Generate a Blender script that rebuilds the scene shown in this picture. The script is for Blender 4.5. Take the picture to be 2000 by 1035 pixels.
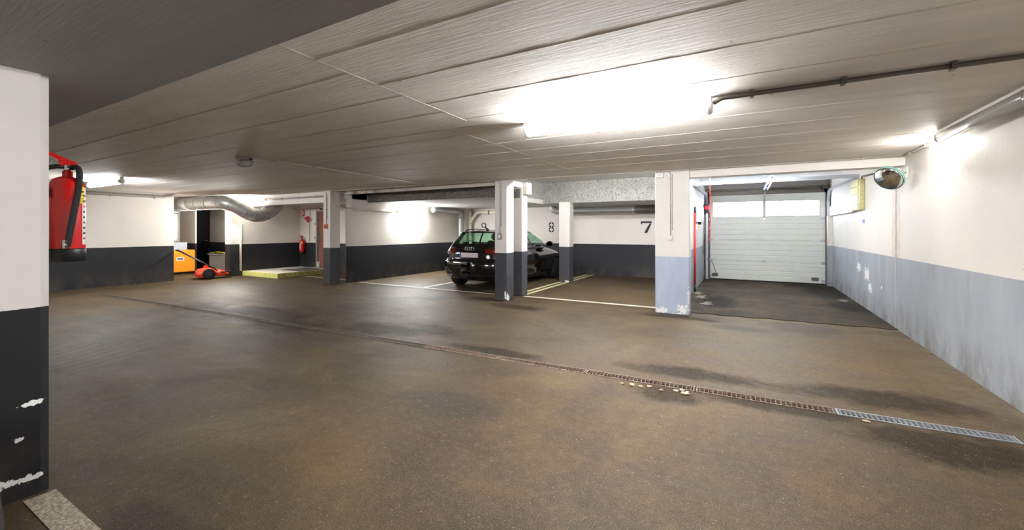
import bpy, bmesh, math, random
from mathutils import Vector, Matrix
random.seed(7)
sc = bpy.context.scene
for o in list(bpy.data.objects): bpy.data.objects.remove(o)
COL = sc.collection
PI = math.pi

# ------------------------------------------------------------------ camera, world, exposure
cam_d = bpy.data.cameras.new('camera'); cam = bpy.data.objects.new('camera', cam_d); COL.objects.link(cam)
cam.location = (0, 0, 1.43); cam.rotation_euler = (PI/2, 0, math.atan2(458, 818))
cam_d.sensor_width = 36; cam_d.lens = 818/2000*36; cam_d.shift_y = -0.03425; cam_d.clip_start = 0.05
sc.camera = cam
W = bpy.data.worlds.new('daylight'); sc.world = W; W.use_nodes = True
W.node_tree.nodes['Background'].inputs[0].default_value = (0.88, 0.94, 1, 1)
W.node_tree.nodes['Background'].inputs[1].default_value = 6.0
sc.view_settings.view_transform = 'Standard'; sc.view_settings.look = 'None'
sc.view_settings.gamma = 1; sc.view_settings.use_curve_mapping = False
sc.view_settings.exposure = 1.85
LAMP = 62.0          # emission of the lit fluorescent diffusers

# ------------------------------------------------------------------ mesh helpers
class MB:
    def __init__(s): s.bm = bmesh.new(); s.mi = 0
    def _fin(s, vs, fs, sm=False):
        for f in fs: f.material_index = s.mi; f.smooth = sm
    def box(s, x0, x1, y0, y1, z0, z1, bev=0, seg=1):
        vs = [s.bm.verts.new(p) for p in ((x0,y0,z0),(x1,y0,z0),(x1,y1,z0),(x0,y1,z0),(x0,y0,z1),(x1,y0,z1),(x1,y1,z1),(x0,y1,z1))]
        fs = [s.bm.faces.new([vs[i] for i in q]) for q in ((3,2,1,0),(4,5,6,7),(0,1,5,4),(1,2,6,5),(2,3,7,6),(3,0,4,7))]
        s._fin(vs, fs)
        if bev:
            es = list({e for f in fs for e in f.edges})
            r = bmesh.ops.bevel(s.bm, geom=es, offset=bev, segments=seg, affect='EDGES', profile=0.5)
            s._fin([], r['faces'], seg > 1)
        return s
    def poly(s, pts, sm=False):
        f = s.bm.faces.new([s.bm.verts.new(p) for p in pts]); s._fin([], [f], sm); return s
    def prism(s, pts, d):
        """closed outline pts (3D) pushed along vector d"""
        d = Vector(d); a = [s.bm.verts.new(p) for p in pts]; b = [s.bm.verts.new(Vector(p)+d) for p in pts]
        n = len(pts); fs = [s.bm.faces.new(a[::-1]), s.bm.faces.new(b)]
        for i in range(n): fs.append(s.bm.faces.new([a[i], a[(i+1)%n], b[(i+1)%n], b[i]]))
        s._fin([], fs); bmesh.ops.recalc_face_normals(s.bm, faces=fs); return s
    def rings(s, rings, cap=True, sm=True, close=True):
        vr = [[s.bm.verts.new(p) for p in r] for r in rings]; n = len(vr[0]); fs = []
        for a, b in zip(vr, vr[1:]):
            for i in range(n if close else n-1):
                fs.append(s.bm.faces.new([a[i], a[(i+1)%n], b[(i+1)%n], b[i]]))
        s._fin([], fs, sm)
        if cap:
            c = [s.bm.faces.new(vr[0][::-1]), s.bm.faces.new(vr[-1])]; s._fin([], c, False)
        return s
    def tube(s, pts, r, seg=10, cap=True):
        pts = [Vector(p) for p in pts]; n = len(pts)
        rr = r if isinstance(r, (list, tuple)) else [r]*n
        t0 = (pts[1]-pts[0]).normalized()
        u = t0.orthogonal().normalized(); rings = []; pt = t0
        for i in range(n):
            if i == 0: t = t0
            elif i == n-1: t = (pts[-1]-pts[-2]).normalized()
            else: t = ((pts[i]-pts[i-1]).normalized()+(pts[i+1]-pts[i]).normalized()).normalized()
            u = (pt.rotation_difference(t) @ u); u = (u-t*u.dot(t)).normalized(); v = t.cross(u); pt = t
            rings.append([pts[i]+(u*math.cos(2*PI*k/seg)+v*math.sin(2*PI*k/seg))*rr[i] for k in range(seg)])
        return s.rings(rings, cap)
    def lathe(s, prof, c=(0,0,0), axis='z', seg=24):
        rings = []
        for r, h in prof:
            ring = []
            for k in range(seg):
                a = 2*PI*k/seg; x, y = r*math.cos(a), r*math.sin(a)
                p = (x, y, h) if axis == 'z' else ((h, x, y) if axis == 'x' else (y, h, x))
                ring.append(Vector(p)+Vector(c))
            rings.append(ring)
        return s.rings(rings)
    def build(s, name, mat, parent=None, sub=0, bevel=0, local=False):
        me = bpy.data.meshes.new(name); bmesh.ops.remove_doubles(s.bm, verts=s.bm.verts, dist=1e-6)
        s.bm.to_mesh(me); s.bm.free()
        for m in (mat if isinstance(mat, (list, tuple)) else [mat]): me.materials.append(m)
        o = bpy.data.objects.new(name, me); COL.objects.link(o)
        if parent:
            o.parent = parent
            if not local:
                org = Vector((0,0,0)); p = parent
                while p: org += p.location; p = p.parent
                me.transform(Matrix.Translation(-org))
        if bevel:
            b = o.modifiers.new('b', 'BEVEL'); b.width = bevel; b.segments = 2; b.limit_method = 'ANGLE'
        if sub:
            m = o.modifiers.new('s', 'SUBSURF'); m.levels = sub; m.render_levels = sub
        return o
def tag(o, label=None, cat=None, group=None, kind=None):
    if label: o['label'] = label
    if cat: o['category'] = cat
    if group: o['group'] = group
    if kind: o['kind'] = kind
    return o
def empty(name, loc, label, cat, group=None, kind=None):
    o = bpy.data.objects.new(name, None); o.empty_display_size = 0.1; COL.objects.link(o); o.location = loc
    return tag(o, label, cat, group, kind)
def box(name, mat, x0, x1, y0, y1, z0, z1, parent=None, bev=0, seg=2):
    return MB().box(x0, x1, y0, y1, z0, z1, bev, seg).build(name, mat, parent)
def struct(o, label, cat): return tag(o, label, cat, 'pillars of the garage' if cat == 'pillar' else None, 'structure')
def text(name, body, size, mat, M, parent, ext=0.0008):
    c = bpy.data.curves.new('t', 'FONT'); c.body = body; c.size = size; c.align_x = 'CENTER'; c.align_y = 'CENTER'; c.extrude = ext
    t = bpy.data.objects.new('t', c); COL.objects.link(t)
    me = bpy.data.meshes.new_from_object(t.evaluated_get(bpy.context.evaluated_depsgraph_get()))
    bpy.data.objects.remove(t); bpy.data.curves.remove(c)
    me.transform(M); me.materials.clear(); me.materials.append(mat)
    o = bpy.data.objects.new(name, me); COL.objects.link(o); o.parent = parent
    return o

# ------------------------------------------------------------------ material helpers
def lin(c):
    return tuple(((v/255)/12.92 if v/255 <= 0.04045 else ((v/255+0.055)/1.055)**2.4) for v in c)+(1,)
class NT:
    def __init__(s, name):
        s.m = bpy.data.materials.new(name); s.m.use_nodes = True; s.t = s.m.node_tree
        s.b = s.t.nodes['Principled BSDF']; s.pos = s.n('ShaderNodeNewGeometry').outputs['Position']
    def n(s, t, **k):
        x = s.t.nodes.new(t)
        for a, v in k.items(): setattr(x, a, v)
        return x
    def put(s, sock, v):
        if v is None: return
        if isinstance(v, bpy.types.NodeSocket): s.t.links.new(v, sock)
        else: sock.default_value = v
    def math(s, op, a, b=None, c=None, clamp=False):
        x = s.n('ShaderNodeMath', operation=op, use_clamp=clamp)
        for i, v in enumerate((a, b, c)): s.put(x.inputs[i], v)
        return x.outputs[0]
    def vec(s, op, a, b=None):
        x = s.n('ShaderNodeVectorMath', operation=op); s.put(x.inputs[0], a); s.put(x.inputs[1], b)
        return x.outputs['Value'] if op in ('LENGTH', 'DISTANCE', 'DOT_PRODUCT') else x.outputs[0]
    def noise(s, scale, detail=4, rough=0.55, vec=None, dist=0):
        x = s.n('ShaderNodeTexNoise'); s.put(x.inputs['Vector'], vec or s.pos); x.inputs['Scale'].default_value = scale
        x.inputs['Detail'].default_value = detail; x.inputs['Roughness'].default_value = rough; x.inputs['Distortion'].default_value = dist
        return x.outputs[0]
    def voro(s, scale, vec=None, feat='F1', out=0, rnd=1):
        x = s.n('ShaderNodeTexVoronoi', feature=feat); s.put(x.inputs['Vector'], vec or s.pos); x.inputs['Scale'].default_value = scale
        x.inputs['Randomness'].default_value = rnd
        return x.outputs[out]
    def ramp(s, f, stops, interp='LINEAR'):
        x = s.n('ShaderNodeValToRGB'); s.put(x.inputs[0], f); cr = x.color_ramp; cr.interpolation = interp
        while len(cr.elements) < len(stops): cr.elements.new(0.5)
        for e, (p, c) in zip(cr.elements, stops):
            e.position = p; e.color = c if isinstance(c, tuple) else (c, c, c, 1)
        return x.outputs[0]
    def mix(s, f, a, b, mode='MIX'):
        x = s.n('ShaderNodeMix', data_type='RGBA', blend_type=mode); s.put(x.inputs[0], f); s.put(x.inputs[6], a); s.put(x.inputs[7], b)
        return x.outputs[2]
    def map(s, f, a, b, c, d):
        x = s.n('ShaderNodeMapRange'); s.put(x.inputs[0], f)
        for i, v in enumerate((a, b, c, d)): x.inputs[i+1].default_value = v
        return x.outputs[0]
    def xyz(s):
        x = s.n('ShaderNodeSeparateXYZ'); s.put(x.inputs[0], s.pos); return x.outputs
    def scaled(s, v):
        return s.vec('MULTIPLY', s.pos, v)
    def bump(s, h, strength=0.3, dist=0.01):
        x = s.n('ShaderNodeBump'); x.inputs['Strength'].default_value = strength; x.inputs['Distance'].default_value = dist
        s.put(x.inputs['Height'], h); s.put(s.b.inputs['Normal'], x.outputs[0])
    def blobs(s, pts, namp=0.5, nscale=9):
        """max over ellipses (centre, radii): 1 at the centre, 0 at the rim, ragged by noise"""
        acc = None
        for c, r in pts:
            d = s.vec('LENGTH', s.vec('DIVIDE', s.vec('SUBTRACT', s.pos, c), r)); v = s.math('SUBTRACT', 1, d)
            acc = v if acc is None else s.math('MAXIMUM', acc, v)
        return s.math('ADD', acc, s.math('MULTIPLY', s.math('SUBTRACT', s.noise(nscale, 5, 0.65), 0.5), namp*2))
    def done(s, col, rough=0.6, metal=0.0, spec=None):
        s.put(s.b.inputs['Base Color'], col); s.put(s.b.inputs['Roughness'], rough); s.put(s.b.inputs['Metallic'], metal)
        if spec is not None: s.put(s.b.inputs['Specular IOR Level'], spec)
        return s.m
def plain(name, c, rough=0.5, metal=0.0, var=0.06, scale=12, coat=0, bump=0):
    t = NT(name); c = lin(c)
    n = t.noise(scale, 3)
    col = t.mix(t.map(n, 0.3, 0.7, 0, 1), tuple(v*(1-var) for v in c[:3])+(1,), tuple(min(1, v*(1+var)) for v in c[:3])+(1,))
    if coat: t.b.inputs['Coat Weight'].default_value = coat; t.b.inputs['Coat Roughness'].default_value = 0.03
    if bump: t.bump(t.noise(scale*12, 3), bump, 0.004)
    return t.done(col, rough, metal)
def emit(name, c, s, rough=0.4):
    t = NT(name); t.b.inputs['Emission Color'].default_value = lin(c); t.b.inputs['Emission Strength'].default_value = s
    return t.done(lin(c), rough)

def wall_mat(name, upper, lower, h, chips=None, scuffs=True, stain=None, dirt=0.5):
    """plaster wall painted in two colours: lower band up to height h (m)"""
    t = NT(name); z = t.xyz()[2]; u, l = lin(upper), lin(lower)
    n1 = t.noise(1.3, 5, 0.6); n2 = t.noise(22, 3)
    cu = t.mix(t.map(n1, 0.3, 0.7, 0, 1), tuple(v*0.93 for v in u[:3])+(1,), u)
    n3 = t.noise(1, 6, 0.65, t.scaled((3.0, 3.0, 0.9)))
    cl = t.mix(t.map(n3, 0.35, 0.68, 0, 1), tuple(v*0.87 for v in l[:3])+(1,), tuple(min(1, v*1.07) for v in l[:3])+(1,))
    edge = t.math('ADD', z, t.math('MULTIPLY', t.math('SUBTRACT', t.noise(30, 3), 0.5), 0.008))
    col = t.mix(t.math('LESS_THAN', edge, h), cu, cl)
    # little pits in the plaster
    pit = t.math('LESS_THAN', t.voro(5.5), 0.035)
    pit = t.math('MULTIPLY', pit, t.math('GREATER_THAN', t.noise(2.1, 2), 0.52))
    col = t.mix(t.math('MULTIPLY', pit, 0.55), col, lin((70, 64, 58)))
    if dirt:   # splash dirt near the floor
        d = t.math('MULTIPLY', t.map(z, 0.0, 0.42, 1, 0), t.map(t.noise(3.2, 6, 0.7, t.scaled((1, 1, .5))), 0.42, 0.62, 0, dirt), clamp=True)
        col = t.mix(d, col, lin((95, 84, 68)))
    if stain: # vertical stained strip along a joint at y = stain
        y = t.xyz()[1]
        w = t.map(t.math('ABSOLUTE', t.math('SUBTRACT', y, stain)), 0.10, 0.26, 0.75, 0)
        w = t.math('MULTIPLY', w, t.map(t.noise(6, 4), 0.3, 0.6, 0.4, 1))
        w = t.math('MULTIPLY', w, t.map(z, 2.1, 1.9, 0, 1), clamp=True)
        w = t.math('MULTIPLY', w, t.math('GREATER_THAN', z, h))
        col = t.mix(w, col, lin((190, 172, 155)))
    if chips:
        c = t.math('GREATER_THAN', t.blobs(chips, 1.5, 22), 0.42)
        col = t.mix(c, col, lin((228, 226, 222)))
    hgt = t.math('ADD', t.math('MULTIPLY', n1, 0.5), t.math('MULTIPLY', n2, 0.25))
    t.bump(hgt, 0.25, 0.02)
    return t.done(col, 0.62, 0, 0.35)

WHITE = (226, 220, 212); BLACKBAND = (37, 38, 42); BLUEBAND = (153, 157, 162)
M = {}
M['wall_dark'] = wall_mat('paint_white_over_black', WHITE, BLACKBAND, 0.985)
M['wall_blue'] = wall_mat('paint_white_over_bluegrey', (218, 211, 202), BLUEBAND, 1.033,
    chips=[((1.887, 9.7, .62), (.2, .28, .16)), ((1.887, 10.3, .72), (.2, .22, .12)), ((1.887, 9.45, .42), (.2, .22, .16)), ((1.887, 8.75, .5), (.2, .06, .05))], stain=8.0, dirt=0.75)
M['pillar_blue'] = wall_mat('pillar_paint_light_blue', (224, 218, 212), (170, 180, 198), 0.977,
    chips=[((-1.27, 7.53, .05), (.15, .1, .09)), ((-.93, 7.53, .08), (.13, .1, .13)), ((-.98, 7.53, .0), (.13, .1, .05)), ((-.84, 7.56, .3), (.03, .1, .3))], dirt=0.2)
M['pillar_near'] = wall_mat('pillar_paint_scuffed', (205, 199, 193), (24, 24, 27), 1.01,
    chips=[((-3.36, .735, .500), (.05, .07, .022)), ((-3.36, .69, .494), (.05, .06, .015)), ((-3.36, .58, .105), (.05, .14, .035)), ((-3.36, .70, .095), (.05, .08, .03)), ((-3.36, .66, .32), (.05, .03, .02))], dirt=0.3)
M['pillar_dark'] = wall_mat('pillar_paint_dark', (214, 208, 201), (60, 61, 66), 0.965,
    chips=[((-4.2, 7.33, .06), (.08, .1, .1)), ((-4.22, 7.28, .1), (.05, .1, .12)), ((-4.3, 10.75, .02), (.1, .1, .05))], dirt=0.35)
M['wall_garage'] = wall_mat('paint_white_over_grey', (214, 212, 208), (150, 156, 166), 0.99,
    chips=[((-1.07, 8.6, .25), (.1, .3, .3))], dirt=0.7)

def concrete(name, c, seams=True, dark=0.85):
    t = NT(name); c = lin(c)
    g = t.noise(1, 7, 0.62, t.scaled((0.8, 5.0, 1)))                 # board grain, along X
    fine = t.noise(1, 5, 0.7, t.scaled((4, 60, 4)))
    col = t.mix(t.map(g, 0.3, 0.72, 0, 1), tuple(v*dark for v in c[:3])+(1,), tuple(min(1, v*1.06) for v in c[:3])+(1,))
    vor = t.voro(3.6); pit = t.math('MULTIPLY', t.math('LESS_THAN', vor, 0.055), t.math('GREATER_THAN', t.noise(1.7, 2), 0.5))
    hair = t.math('MULTIPLY', t.math('GREATER_THAN', t.noise(1, 2, .5, t.scaled((9, 70, 9))), 0.68), 0.35)
    col = t.mix(t.math('MULTIPLY', pit, 0.5), col, lin((80, 70, 58)))
    col = t.mix(hair, col, tuple(v*0.7 for v in c[:3])+(1,))
    h = t.math('ADD', t.math('MULTIPLY', fine, 0.6), t.math('ADD', t.math('MULTIPLY', g, 0.3), t.math('MULTIPLY', pit, -1.2)))
    t.bump(h, 0.6, 0.012)
    return t.done(col, 0.75, 0, 0.25)
M['concrete'] = concrete('board_marked_concrete', (226, 219, 210))
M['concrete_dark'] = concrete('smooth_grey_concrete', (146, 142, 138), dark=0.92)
M['ceil_white'] = plain('whitewashed_concrete', (216, 214, 208), 0.8, var=0.05, scale=3, bump=0.3)
M['beam_white'] = plain('white_beam_paint', (222, 217, 210), 0.7, var=0.04, scale=3, bump=0.2)
def dirty_beam():
    t = NT('dirty_white_beam'); x = t.xyz()[0]
    w = t.math('MULTIPLY', t.map(x, -6.2, -8.8, 0, 1), t.map(t.noise(5, 6, .7), 0.40, 0.60, 0, 1), clamp=True)
    col = t.mix(w, lin((196, 188, 178)), lin((92, 76, 60))); t.bump(t.noise(25, 4), 0.3, .01)
    return t.done(col, 0.8)
M['beam_dirty'] = dirty_beam()
def wool(name, light, dark):
    t = NT(name)
    f = t.noise(75, 4, 0.75, dist=2.0); v = t.voro(55)
    m = t.map(t.math('ADD', f, t.math('MULTIPLY', v, 0.5)), 0.55, 0.95, 0, 1)
    big = t.map(t.noise(1.2, 4), 0.35, 0.7, 0, 0.35)
    col = t.mix(m, lin(light), lin(dark)); col = t.mix(big, col, lin(dark)); t.bump(f, 0.9, 0.02)
    return t.done(col, 0.9, 0, 0.2)
M['wool'] = wool('wood_wool_board', (222, 222, 214), (120, 118, 112))
M['wool_shaded'] = wool('wood_wool_board_shaded', (176, 170, 166), (58, 50, 46))  # darker copy of the board for less lit front panels, shade painted in

def floor_mat():
    t = NT('worn_brown_floor')
    n1 = t.noise(0.6, 7, 0.66, dist=0.8); n2 = t.noise(2.3, 7, 0.7, t.scaled((0.55, 1.6, 1))); grit = t.noise(120, 3, 0.8); mot = t.noise(17, 6, 0.8)
    x, y, _ = t.xyz()
    col = t.ramp(n1, [(0.32, lin((58, 47, 33))), (0.45, lin((76, 63, 46))), (0.56, lin((90, 76, 55))), (0.68, lin((112, 98, 76)))])
    col = t.mix(t.map(n2, 0.40, 0.66, 0, 0.6), col, lin((58, 47, 34)))
    col = t.mix(t.math('MULTIPLY', t.map(t.noise(1.0, 6, .65), 0.5, 0.64, 0, 1), 0.5), col, lin((104, 84, 50)))
    # lighter, drier concrete towards the ramp and the wall on the right
    dry = t.math('MULTIPLY', t.map(x, -2.5, 1.2, 0, 0.62), t.map(y, 3.0, 5.5, 0.2, 1), clamp=True)
    dry = t.math('MULTIPLY', dry, t.map(n2, .35, .6, 1, .45))
    col = t.mix(dry, col, lin((128, 107, 72)))
    pale = t.math('MULTIPLY', t.map(x, 1.40, 1.87, 0, 0.8), t.map(t.noise(3, 5, .7), .38, .58, .1, 1), clamp=True)
    col = t.mix(pale, col, lin((132, 120, 102)))
    rim = t.math('MULTIPLY', t.map(t.math('ABSOLUTE', t.math('SUBTRACT', y, 7.55)), 0, .28, .8, 0), t.map(t.noise(2.2, 6, .7), .44, .58, 0, 1), clamp=True)
    col = t.mix(rim, col, lin((58, 44, 27)))
    # stains: damp dark patches around the channel, oil marks
    wet = t.blobs([((-8.2, 3.9, 0), (2.0, .6, 1)), ((-7.2, 4.15, 0), (1.5, .6, 1)), ((-6.2, 3.85, 0), (1.3, .5, 1)), ((-4.6, 4.35, 0), (.9, .5, 1)),
                   ((-3.9, 4.7, 0), (.8, .35, 1)), ((.2, 4.02, 0), (1.0, .22, 1)), ((1.2, 3.80, 0), (.9, .38, 1)), ((-.6, 3.86, 0), (.42, .26, 1)), ((-3.8, 6.85, 0), (.8, .3, 1)), ((-.9, 7.3, 0), (.8, .2, 1)),
                   ((1.0, 4.6, 0), (.9, .34, 1)), ((-.4, 4.5, 0), (1.0, .25, 1)), ((-2.6, 4.2, 0), (.9, .2, 1))], 0.75, 2.6)
    wet = t.map(wet, 0.10, 0.55, 0, 1)
    col = t.mix(t.math('MULTIPLY', wet, 0.80), col, lin((34, 25, 14)))
    oil = t.map(t.blobs([((-2.9, 11.5, 0), (.4, .32, 1)), ((-2.1, 2.75, 0), (.6, .3, 1)), ((.7, 7.3, 0), (.6, .55, 1)), ((-.1, 6.9, 0), (.6, .25, 1)), ((-5.7, 11.0, 0), (.8, 1.6, 1)), ((-2.45, .9, 0), (.5, .2, 1))], .6, 4), .1, .5, 0, .6)
    col = t.mix(oil, col, lin((46, 42, 36)))
    # tyre arcs near the first pillar
    d = t.vec('DISTANCE', t.pos, (-8.3, 1.0, 0)); wv = t.math('SINE', t.math('MULTIPLY', d, 38))
    arc = t.math('MULTIPLY', t.map(wv, 0.1, 0.9, 0, 1), t.map(t.vec('DISTANCE', t.pos, (-6.6, 1.65, 0)), 0.35, 0.95, 0.75, 0), clamp=True)
    col = t.mix(arc, col, lin((46, 38, 28)))
    # mottling and aggregate
    col = t.mix(t.map(mot, 0.34, 0.50, 0.42, 0), col, lin((46, 37, 26))); col = t.mix(t.map(mot, 0.54, 0.70, 0, 0.38), col, lin((134, 118, 92)))
    col = t.mix(t.map(grit, 0.34, 0.48, 0.75, 0), col, lin((30, 24, 17)))
    col = t.mix(t.map(grit, 0.57, 0.70, 0, 0.7), col, lin((160, 146, 122)))
    spk = t.math('MULTIPLY', t.math('LESS_THAN', t.voro(24), 0.09), t.math('GREATER_THAN', t.noise(9, 2), 0.52))
    col = t.mix(t.math('MULTIPLY', spk, 0.6), col, lin((176, 166, 150)))
    col = t.mix(1.0, col, t.mix(dry, (.84, .825, .79, 1), (.97, .945, .87, 1)), 'MULTIPLY')
    t.bump(t.math('ADD', t.math('MULTIPLY', grit, 1.0), t.math('MULTIPLY', mot, 1.2)), 0.5, 0.004)
    rough = t.map(n2, 0.3, 0.7, 0.66, 0.50)
    return t.done(col, rough, 0, t.map(wet, 0, 1, .20, .08))
M['floor'] = floor_mat()
def asphalt():
    t = NT('coarse_dark_asphalt'); g = t.noise(70, 4, .85); v = t.voro(60); n = t.noise(1.1, 6, .65)
    col = t.ramp(n, [(.32, lin((44, 38, 29))), (.5, lin((66, 57, 44))), (.66, lin((88, 77, 61)))])
    col = t.mix(t.map(g, .38, .52, .8, 0), col, lin((22, 19, 14))); col = t.mix(t.map(g, .56, .70, 0, .7), col, lin((136, 124, 102)))
    w = t.map(t.blobs([((1.6, 11.9, 0), (.55, 1.6, 1)), ((1.75, 9.8, 0), (.5, .9, 1)), ((-.55, 9.2, 0), (.5, 1.2, 1)), ((1.2, 12.9, 0), (.6, .4, 1))], .4, 3), .1, .45, 0, .8)
    col = t.mix(w, col, lin((20, 17, 12)))
    c = t.math('GREATER_THAN', t.blobs([((-.85, 9.7, 0), (.16, .4, 1)), ((-.68, 8.9, 0), (.16, .35, 1)), ((-.95, 10.3, 0), (.14, .3, 1)), ((1.7, 10.6, 0), (.15, .3, 1))], 1.6, 11), .5)
    col = t.mix(t.math('MULTIPLY', c, .7), col, lin((150, 142, 128)))
    t.bump(t.math('ADD', g, t.math('MULTIPLY', v, -.8)), .7, .008)
    return t.done(col, .75, 0, .15)
M['asphalt'] = asphalt()
def line_mat(name, c, wear=0.45):
    t = NT(name); n = t.noise(60, 5, .75); k = t.noise(6, 4, .6)
    col = t.mix(t.map(n, .44, .6, wear, 0), lin(c), lin((120, 106, 86))); col = t.mix(t.map(k, .4, .7, 0, .35), col, lin((150, 136, 112)))
    t.bump(n, .4, .003); return t.done(col, .65)
M['line'] = line_mat('worn_white_road_paint', (222, 214, 198)); M['line_y'] = line_mat('worn_yellow_white_paint', (214, 206, 160))
M['line_near'] = line_mat('worn_white_road_paint_thick', (202, 190, 168), .9)

def galva(name, c, rough=.35, spot=.18):
    t = NT(name); v = t.voro(45, out=1); n = t.noise(8, 4)
    bw = t.n('ShaderNodeRGBToBW'); t.put(bw.inputs[0], v)
    base = lin(c); col = t.mix(t.math('MULTIPLY', bw.outputs[0], spot*2), tuple(x*(1-spot) for x in base[:3])+(1,), base)
    return t.done(col, t.map(n, .3, .7, rough-.02, rough+.14), .6)
M['galva'] = galva('galvanised_sheet', (198, 198, 194)); M['steel'] = galva('zinc_steel', (190, 192, 196), .3)
M['track'] = galva('steel_track', (196, 200, 210), .35)
def rust():
    t = NT('rusty_grating'); n = t.noise(35, 5, .7)
    col = t.ramp(n, [(.3, lin((84, 68, 56))), (.5, lin((122, 104, 90))), (.7, lin((150, 134, 118)))]); t.bump(n, .4, .003)
    return t.done(col, .75, .2)
M['rust'] = rust()
M['dull'] = plain('dull_dirty_zinc', (92, 84, 72), .6, .25, var=.2, scale=8)
M['pit'] = plain('channel_dirt', (46, 37, 29), .9); M['water'] = plain('channel_grey_sediment', (92, 96, 96), .3)
M['white_plastic'] = plain('white_plastic', (226, 223, 216), .4, var=.03)
M['cream_pvc'] = plain('cream_pvc', (214, 208, 192), .4, var=.04)
M['grey_pipe'] = plain('grey_conduit_paint', (176, 168, 160), .5, var=.05)
M['dark_pipe'] = plain('dark_grey_conduit', (98, 90, 82), .45, .2, var=.05)
M['black'] = plain('black_plastic', (22, 22, 23), .45, var=.1)
M['rubber'] = plain('black_rubber', (16, 16, 17), .75, var=.15, scale=40)
M['gloss_black'] = plain('black_car_paint', (5, 5, 7), .12, .0, coat=1, var=.02)
M['silver_paint'] = plain('silver_car_paint', (150, 152, 155), .3, .6, coat=.8, var=.02)
M['chrome'] = plain('chrome', (210, 210, 212), .12, 1, var=.02)
M['opening_shade'] = plain('black_opening_shade', (12, 12, 13), .6); M['red'] = plain('fire_red_enamel', (206, 18, 16), .22, var=.04, coat=.5); M['red_plastic'] = plain('red_plastic', (205, 40, 30), .4)  # near-black first entry stands in for the darkness in the opening
M['orange'] = plain('orange_enamel', (238, 150, 28), .4, var=.05); M['sweeper'] = plain('orange_red_plastic', (226, 66, 30), .35, var=.05)
M['orange_red'] = plain('orange_signal_plastic', (224, 92, 40), .45)
M['yellow'] = plain('yellow_paper', (232, 206, 40), .6, var=.04); M['paper'] = plain('white_sticker', (232, 230, 226), .5)
def yellow_edge(th, c):
    t = NT('yellow_edge_paint'); n = t.noise(14, 5, .7)
    col = t.mix(t.map(n, th, th+.14, 0, .8), lin(c), lin((120, 112, 84))); return t.done(col, .6)
M['yellow_edge'] = yellow_edge(.54, (222, 222, 130)); M['yellow_worn_shaded'] = yellow_edge(.42, (186, 180, 92))  # second one: more worn, and darkened as the shaded side edge
M['platform'] = plain('pale_screed', (214, 206, 194), .6, var=.08, scale=3); M['mat'] = plain('dark_doormat', (84, 82, 80), .95, bump=.6)
M['brown_door'] = plain('brown_door_paint', (134, 84, 70), .45, var=.05); M['steel_frame'] = plain('grey_steel_frame', (150, 152, 156), .4, .3)
M['door_panel'] = plain('door_panel_coating', (206, 207, 200), .45, var=.03, scale=4)
M['olive'] = plain('olive_beige_enclosure', (196, 190, 138), .5, var=.04); M['grey_box'] = plain('grey_enclosure', (172, 178, 186), .45)
M['grey_crate'] = plain('grey_plastic_bin', (122, 124, 124), .55); M['cloth'] = plain('yellow_tarpaulin', (176, 164, 24), .55)
M['blue'] = plain('blue_label', (60, 90, 190), .5); M['plate'] = plain('number_plate_white', (214, 200, 200), .4, var=.05)
M['stencil'] = plain('black_stencil_paint', (26, 26, 28), .7, var=.15)
M['sign_red'] = plain('sign_red', (196, 36, 34), .4); M['orange_lamp'] = plain('amber_lens', (236, 160, 70), .25)
M['lit'] = emit('lit_diffuser', (250, 252, 255), LAMP); M['lit2'] = emit('lit_wall_tube', (250, 252, 255), LAMP*1.4); M['lit4'] = emit('lit_garage_diffuser', (246, 250, 255), LAMP*.62); M['lit5'] = emit('lit_left_diffuser', (250, 252, 255), LAMP*.66); M['lit_fill'] = emit('fill_diffuser', (250, 252, 255), LAMP*1.25)  # last entry serves the added fill lamps out of view
M['bulb'] = emit('lit_bulb', (255, 253, 248), 170.0); M['bulkhead'] = emit('lit_bulkhead', (255, 252, 246), 330.0)
M['red_lens'] = emit('red_signal_lens', (214, 20, 34), .5)
t = NT('unlit_diffuser'); M['unlit'] = t.done(lin((150, 147, 138)), .25)
def glass(name, c, mixf=.12, rough=.02):
    t = NT(name); tr = t.n('ShaderNodeBsdfTransparent'); tr.inputs[0].default_value = lin(c)
    gl = t.n('ShaderNodeBsdfGlossy'); gl.inputs['Roughness'].default_value = rough
    mx = t.n('ShaderNodeMixShader'); lw = t.n('ShaderNodeLayerWeight'); lw.inputs[0].default_value = .5
    t.put(mx.inputs[0], t.math('ADD', t.math('MULTIPLY', t.math('POWER', lw.outputs['Facing'], 4.0), .6), .05)); t.put(mx.inputs[1], tr.outputs[0]); t.put(mx.inputs[2], gl.outputs[0])
    t.t.links.new(mx.outputs[0], t.t.nodes['Material Output'].inputs[0]); return t.m
M['car_glass'] = glass('green_tinted_glass', (206, 232, 216)); M['clear_glass'] = glass('clear_glass', (235, 240, 238))
def pane():
    t = NT('frosted_pane'); tl = t.n('ShaderNodeBsdfTranslucent'); tl.inputs[0].default_value = (.95, .97, 1, 1)
    tr = t.n('ShaderNodeBsdfTransparent'); tr.inputs[0].default_value = (.9, .93, .97, 1); mx = t.n('ShaderNodeMixShader'); mx.inputs[0].default_value = .45
    t.put(mx.inputs[1], tl.outputs[0]); t.put(mx.inputs[2], tr.outputs[0]); t.t.links.new(mx.outputs[0], t.t.nodes['Material Output'].inputs[0]); return t.m
M['pane'] = pane()
t = NT('convex_mirror'); M['mirror'] = t.done((.82, .82, .80, 1), .04, 1.0)
M['mirror_rim'] = plain('green_mirror_rim', (130, 178, 166), .4)
M['tail_light'] = plain('tail_light_red', (112, 6, 9), .2, coat=.5); M['interior'] = plain('dark_car_interior', (22, 23, 24), .8)
M['rim'] = plain('alloy_rim', (120, 122, 126), .3, .8)

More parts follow.
